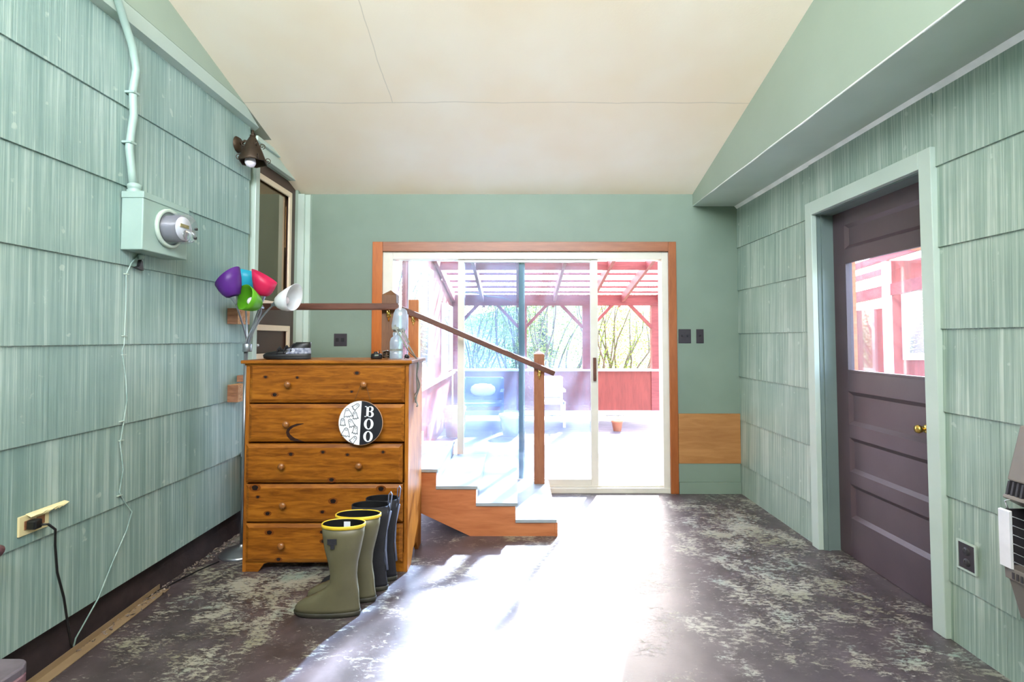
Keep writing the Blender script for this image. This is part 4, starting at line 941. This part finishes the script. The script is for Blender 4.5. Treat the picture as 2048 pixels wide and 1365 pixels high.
# ------------------------------------------------------------------ plum chair at lower left
ch = thing('painted_chair', 'plum painted wooden chair corner at the lower left edge', 'chair', (-1.66, 1.42, 0))
top = 0.30; zt = 0.20
def slab(pts, z0, z1, nm, m, bev=0.006):
    o = MB().prism(pts, 'z', z0, z1).build(nm, m, ch, bevel=bev); return o
def rr(x0, x1, y0, y1, r_=0.05):
    out = []
    for cx, cy, a0 in ((x1 - r_, y1 - r_, 0), (x0 + r_, y1 - r_, 90), (x0 + r_, y0 + r_, 180), (x1 - r_, y0 + r_, 270)):
        for k_ in range(6): a = R(a0 + k_ * 18); out.append((cx + r_ * math.cos(a), cy + r_ * math.sin(a)))
    return out
slab(rr(-1.87, -1.545, 1.20, 1.645, 0.05), 0.245, 0.325, 'seat', ['plumtop'])
slab(rr(-1.866, -1.541, 1.204, 1.641, 0.05), 0.248, 0.300, 'seat_edge', ['plum'])
for x, y in ((-1.83, 1.25), (-1.59, 1.25), (-1.83, 1.59), (-1.59, 1.59)): MB().tube([(x, y, 0.0), (x, y, 0.25)], 0.018, 12).build('leg', 'plum', ch)
for x in (-1.84,): MB().tube([(x, 1.25, 0.32), (x, 1.25, 0.60)], 0.016, 12).build('arm_post', 'plum', ch)
MB().tube([(-1.84, 1.59, 0.32), (-1.84, 1.59, 0.60)], 0.016, 12).build('arm_post', 'plum', ch)
MB().tube([(-1.84, 1.18, 0.615), (-1.84, 1.40, 0.625), (-1.84, 1.60, 0.625), (-1.835, 1.76, 0.615), (-1.825, 1.79, 0.60)], [0.03, 0.03, 0.034, 0.040, 0.03], 14, flat=0.7).build('armrest', 'plum', ch)

# ------------------------------------------------------------------ porch beyond the sliding door
DKZ = -0.04
struct(MB().box(-1.3, 2.7, BY + 0.14, 9.0, DKZ - 0.08, DKZ).build('floor_deck', 'deck'))
PY = 8.6
b = MB().box(-1.1, 2.47, PY, PY + 0.02, 0.10, 0.79)
for x in (-0.5, 0.1, 0.7, 1.3, 1.9): b.box(x, x + 0.004, PY - 0.001, PY, 0.10, 0.79)
pw = struct(b.build('wall_porch', 'redp'))
MB().box(2.29, 2.47, PY - 0.02, PY, 0.10, 0.79).build('corner_board', 'redl', pw)
struct(MB().box(-1.1, 2.47, PY - 0.05, PY + 0.09, 0.79, 0.825).build('trim_6', 'white'))
struct(MB().box(-1.1, 2.47, PY - 0.16, PY + 0.02, 0.06, 0.12).build('trim_7', 'white'))
def lumber(nm, label, b, m='redl', cat='beam', group=None): return tag(b.build(nm, m), label, cat, group)
for i, (x, l_) in enumerate(((-1.15, 'red porch post at the far left corner of the porch'), (0.02, 'red porch post behind the green stile of the glass door'), (1.12, 'red porch post seen behind the sliding panel stile'), (2.30, 'red porch post at the far right corner of the porch'))):
    lumber('porch_post', l_, MB().box(x, x + 0.14, PY - 0.04, PY + 0.09, 0.825, 1.92), cat='post')
lumber('header_beam', 'wide red header beam across the far side of the porch', MB().box(-1.2, 2.6, PY - 0.05, PY + 0.04, 1.915, 2.10))
br = [(-1.05, 1, 'left end bay'), (0.02, -1, 'left of the green stile'), (0.14, 1, 'right of the green stile'), (1.12, -1, 'left of the sliding stile'), (1.26, 1, 'inside the open bay, left'), (2.30, -1, 'inside the open bay, right')]
for x, s_, l_ in br:
    lumber('corner_brace', 'diagonal red corner brace under the header, ' + l_, MB().bar((x, PY - 0.01, 1.54), (x + s_ * 0.37, PY - 0.01, 1.93), 0.05, 0.09, (0, 1, 0)), cat='brace')
def rz(y): return 2.10 + 0.2 * (PY - y)
RL = {-1.09: 'leftmost porch rafter against the window wall', -0.6: 'sloping red rafter, second from the left', 0.0: 'sloping red rafter seen end-on above the green stile', 0.63: 'sloping red rafter above the sliding panel', 1.27: 'sloping red rafter crossing the top of the sliding stile', 1.80: 'sloping red rafter in the middle of the open bay', 2.42: 'rightmost porch rafter over the open bay'}
for x, l_ in RL.items():
    lumber('rafter', l_, MB().prism([(4.56, rz(4.56) - 0.14), (PY + 0.3, rz(PY + 0.3) - 0.14), (PY + 0.3, rz(PY + 0.3)), (4.56, rz(4.56))], 'x', x - 0.02, x + 0.025))
xs = sorted(RL)
for i in range(len(xs) - 1):
    bl = lumber('blocking_board', 'short red blocking board between porch rafters', MB().box(xs[i] + 0.025, xs[i + 1] - 0.02, 6.9, 6.94, rz(6.9) - 0.14, rz(6.9) - 0.02), cat='board', group='blocking boards between rafters')
for i, y in enumerate((8.8, 8.5, 8.2, 7.9, 7.55, 7.2, 6.6, 6.2, 5.8, 5.4, 5.0, 4.65)):
    lumber('purlin', 'thin red batten under the clear porch roof', MB().box(-1.25, 2.6, y - 0.02, y + 0.02, rz(y), rz(y) + 0.035), cat='batten', group='battens under the clear roof')
b = MB(); nx = 150; vs = []
for i in range(nx + 1):
    x = -1.3 + 4.0 * i / nx; dz = 0.008 * math.sin(x * 2 * math.pi / 0.076)
    vs += [(x, 4.56, rz(4.56) + 0.046 + dz), (x, PY + 0.4, rz(PY + 0.4) + 0.046 + dz)]
b.add(vs, [(2 * i, 2 * i + 1, 2 * i + 3, 2 * i + 2) for i in range(nx)], 0, True)
tag(b.build('roof_panel', 'roofp', fix=False), 'clear corrugated plastic roof over the red porch', 'roof')
# left porch wall with its windows
b = MB()
b.box(-1.16, -1.12, 4.56, PY, DKZ, 0.78)
b.box(-1.16, -1.12, 4.56, 4.70, 0.78, 2.6).box(-1.16, -1.12, 5.0, 5.1, 0.78, 2.6).box(-1.16, -1.12, 6.45, 7.35, 0.78, 2.45).box(-1.16, -1.12, 8.40, PY, 0.78, 2.1)
b.box(-1.16, -1.12, 4.56, 6.45, 2.25, 2.6).box(-1.16, -1.12, 7.35, 8.4, 1.90, 2.2)
pl = struct(b.build('wall_porch_left', 'redp'))
for (ya, yb, za, zb) in ((5.1, 6.45, 0.82, 2.22), (7.35, 8.40, 0.84, 1.88)):
    wv = frame_x(MB(), -1.14, -1.085, ya, yb, za, zb, 0.06); wv = struct(wv.build('window_1' if ya < 6 else 'window_2', 'white'))
    MB().box(-1.125, -1.121, ya + 0.06, yb - 0.06, za + 0.06, zb - 0.06).build('pane', 'pane', wv)
struct(MB().box(-1.12, -1.06, 4.6, PY, 0.76, 0.80).build('trim_8', 'white'))
# patio things
def chair(nm, label, x, y, z, m, wd, cat='chair', cush=None):
    t = thing(nm, label, cat, (x, y, z)); w2 = wd / 2
    for sx in (-1, 1):
        for sy in (-1, 1):
            p = MB().box(sx * w2 - 0.02, sx * w2 + 0.02, sy * 0.24 - 0.02, sy * 0.24 + 0.02, 0, 0.40 if sy < 0 else 0.75).build('leg', m); p.parent = t
    p = MB().box(-w2, w2, -0.26, 0.26, 0.36, 0.41).build('seat', m); p.parent = t
    p = MB().prism([(0.21, 0.42), (0.25, 0.42), (0.33, 0.76), (0.29, 0.76)], 'x', -w2, w2).build('backrest', m); p.parent = t
    for sx in (-1, 1): p = MB().box(sx * w2 - 0.025, sx * w2 + 0.025, -0.26, 0.26, 0.55, 0.58).build('armrest', m); p.parent = t
    if cush:
        p = MB().rings([[(cx * 0.9 * k_, 0.12 + 0.02 * zz + dy, 0.46 + 0.22 * (zz + cz * k_)) for cx, cz in ((-.2, -.5), (.2, -.5), (.24, 0), (.2, .5), (-.2, .5), (-.24, 0))] for k_, dy, zz in ((0.6, -0.04, 0.5), (1, 0, 0.5), (1, 0.05, 0.5), (0.6, 0.09, 0.5))], cap0=True, cap1=True).build('cushion', cush, subsurf=1); p.parent = t; lab(p, 'white cushion')
    return t
chair('patio_chair', 'blue patio armchair with a white cushion behind the dusty glass', -0.55, 7.85, DKZ, 'bluec', 0.62, cush='white')
chair('patio_chair', 'white patio chair seen right of the tall stair post', 0.52, 8.1, DKZ, 'white', 0.42)
def pot(nm, label, x, y, r_, h, m):
    t = thing(nm, label, 'plant pot', (x, y, DKZ))
    p = MB().lathe([(0.001, 0.0), (r_ * 0.68, 0), (r_ * 0.95, h * 0.82), (r_ * 1.02, h * 0.82), (r_ * 1.06, h), (r_ * 0.9, h), (r_ * 0.85, h * 0.85), (0.001, h * 0.85)], (0, 0, 0)).build('pot', m); p.parent = t
    p = MB().lathe([(0.001, 0.0), (r_ * 0.84, 0)], (0, 0, h * 0.87)).build('soil', 'curb'); p.parent = t
pot('plant_pot', 'white planter beside the blue patio chair', -0.10, 7.25, 0.16, 0.30, 'white')
pot('plant_pot', 'large terracotta pot in the left corner of the porch', -0.90, 7.15, 0.16, 0.42, 'terra')
pot('plant_pot', 'small peach terracotta pot alone on the deck in the open bay', 1.50, 7.58, 0.085, 0.165, 'terra')
tag(MB().tube([(-0.95, 8.40, 2.13), (-0.7, 8.43, 2.12), (-0.5, 8.45, 2.06), (-0.28, 8.5, 2.05), (-0.1, 8.5, 1.99)], [0.010, 0.012, 0.010, 0.008, 0.004], 8).build('driftwood_stick', 'bark'), 'bent pale stick hung on the far header beam', 'stick')

# ------------------------------------------------------------------ side porch seen through the right door light
b = MB().box(5.20, 5.24, 7.0, 9.0, -0.05, 1.78).box(5.24, 7.6, 7.0, 7.04, -0.05, 1.05).box(5.24, 5.38, 7.0, 7.04, 1.05, 2.05).box(5.2, 7.6, 7.0, 7.04, 2.02, 2.45)
struct(b.build('wall_side_porch', 'redp'))
wv = MB(); 
for a_, c_, e_, g_ in ((5.38, 5.46, 1.05, 2.0), (6.9, 7.0, 1.05, 2.0)): wv.box(a_, c_, 6.97, 7.03, e_, g_)
wv.box(5.46, 6.9, 6.97, 7.03, 1.05, 1.14).box(5.46, 6.9, 6.97, 7.03, 1.93, 2.0)
wv = struct(wv.build('window_3', 'white')); MB().box(5.46, 6.9, 7.0, 7.004, 1.14, 1.93).build('pane', 'pane', wv)
struct(MB().box(2.14, 7.6, YF, 9.0, -0.15, -0.05).build('floor_side_porch', 'deck'))
tag(MB().box(5.10, 5.18, 6.90, 6.98, -0.05, 2.42).build('porch_post', 'white'), 'white post seen through the right door light', 'post')
tag(MB().box(4.95, 5.05, 7.45, 7.55, -0.05, 2.0).build('porch_post', 'redl'), 'pinkish post left of the red panel in the right door light', 'post')
tag(MB().box(3.92, 3.98, 5.86, 5.92, -0.05, 2.5).build('porch_post', 'string'), 'orange post at the left edge of the right door light', 'post')
tag(MB().bar((5.2, 3.0, 2.3), (5.2, 9.0, 1.88), 0.08, 0.16).build('header_beam', 'redl'), 'red beam sloping over the panel in the right door light', 'beam')
tag(MB().bar((3.9, 5.9, 2.48), (7.6, 6.3, 2.5), 0.06, 0.14).build('header_beam', 'string'), 'orange beam crossing the top of the right door light', 'beam')
for i, x in enumerate((2.6, 3.3, 4.0, 4.7, 5.4, 6.1, 6.8)): tag(MB().bar((x, 2.0, 2.92), (x, 9.2, 2.40), 0.045, 0.10).build('rafter', 'redl'), 'red rafter of the side porch roof', 'rafter', 'side porch rafters')
tag(MB().add([(2.14, 1.8, 3.0), (7.6, 1.8, 3.0), (7.6, 9.4, 2.46), (2.14, 9.4, 2.46)], [(0, 1, 2, 3)]).build('roof_panel', 'roofp', solid=0.004), 'clear roof sheet over the side porch beyond the right door', 'roof')

# ------------------------------------------------------------------ land and trees
b = MB(); N = 40; vs = []
for j in range(N + 1):
    for i in range(N + 1):
        x = -90 + 180 * i / N; y = -20 + 160 * j / N; z = -0.35
        if y > 25:
            u = (y - 25) / 60; z += 15 * (u * u * (3 - 2 * u) if u < 1 else 1) * (0.35 + 0.30 * math.sin(x * 0.05 + 1.2) + 0.08 * math.sin(x * 0.21)) * 0.75
        vs.append((x, y, z))
b.add(vs, [(j * (N + 1) + i, j * (N + 1) + i + 1, (j + 1) * (N + 1) + i + 1, (j + 1) * (N + 1) + i) for j in range(N) for i in range(N)], 0, True)
struct(b.build('ground', 'grass'))
def bush(label, x, y, h, wd, nleaf, lm='leaf', nst=14, z0=-0.35):
    t = thing('leafy_tree', label, 'tree', (x, y, z0))
    st_, lf = MB(), MB()
    for i in range(nst):
        ang = random.uniform(0, 6.28); p = Vector((random.uniform(-0.2, 0.2), random.uniform(-.2, .2), 0)); pts = [p.copy()]
        dirv = Vector((math.cos(ang) * 0.25, math.sin(ang) * 0.25, 1))
        segs = 8
        for k_ in range(segs):
            dirv += Vector((random.uniform(-.25, .25), random.uniform(-.25, .25), 0)); p = p + dirv.normalized() * h / segs * random.uniform(0.8, 1.1)
            p.x = max(-wd, min(wd, p.x)); pts.append(p.copy())
        st_.tube(pts, [0.028 * (1 - k_ / (segs + 1)) + 0.004 for k_ in range(segs + 1)], 5)
        for k_ in range(3 * nleaf // nst):
            q = pts[random.randint(2, segs)] + Vector((random.gauss(0, 0.24), random.gauss(0, 0.24), random.gauss(0, 0.24)))
            s = random.uniform(0.014, 0.034); a = Vector((random.gauss(0, 1), random.gauss(0, 1), random.gauss(0, 1))).normalized(); c = a.orthogonal().normalized()
            lf.add([q - a * s, q + c * s * 0.5, q + a * s, q - c * s * 0.5], [(0, 1, 2, 3)])
    o = st_.build('branches', 'bark'); o.parent = t
    o = lf.build('foliage', lm, fix=False); o.parent = t
bush('slender leafy bush with bare stems beyond the open door bay', 2.0, 10.4, 2.9, 0.7, 2200, nst=20)
bush('thin leafy bush left of the one in the open bay', 0.9, 11.2, 3.0, 0.8, 1500)
bush('bright green bush directly behind the green stile', 0.15, 10.6, 3.4, 0.6, 2600)
bush('pale bush in the left porch bay beyond the sliding pane', -1.1, 12.0, 2.8, 0.9, 1800)
bush('leafy tree outside the left porch windows', -3.0, 9.5, 4.5, 1.0, 3200, nst=12)
bush('leafy tree close outside the left porch windows', -3.5, 7.4, 4.4, 0.8, 2600, nst=12)
bush('leafy bush on the far right behind the side porch', 6.0, 12.0, 3.0, 1.2, 2000)
bush('leafy bush low behind the left post of the side porch', 4.9, 10.5, 2.6, 0.8, 1600)
def conifer(label, x, y, h, wd, z0=-0.3):
    t = thing('conifer_tree', label, 'tree', (x, y, z0)); o = MB().tube([(0, 0, 0), (0, 0, h * 0.97)], [0.16, 0.02], 8).build('trunk', 'bark'); o.parent = t
    lf = MB(); n = 26
    for i in range(n):
        z = h * (0.12 + 0.86 * i / n); rr_ = wd * (1 - i / n) ** 0.85 + 0.08
        for k_ in range(16):
            a = random.uniform(0, 6.28); L = rr_ * random.uniform(0.7, 1.1); tip = Vector((math.cos(a) * L, math.sin(a) * L, z - L * random.uniform(0.1, 0.35)))
            sd_ = Vector((-math.sin(a), math.cos(a), 0))
            for m_ in range(7):
                u = (m_ + 1) / 8; c = Vector((0, 0, z)).lerp(tip, u); s = 0.16 * rr_ * (1.15 - u) + 0.05
                lf.add([c - sd_ * s, c + Vector((0, 0, -s * 0.5)), c + sd_ * s, c + (tip - Vector((0, 0, z))) * 0.12], [(0, 1, 2, 3)])
    o = lf.build('foliage', 'leafd', fix=False); o.parent = t
conifer('tall conifer standing in the window beyond the right door', 19.6, 24.0, 5.0, 1.5)
conifer('conifer beyond the left porch bay, far away', -6.0, 30.0, 4.0, 1.4)
conifer('distant conifer behind the sliding panel', 1.6, 34.0, 3.6, 1.3)
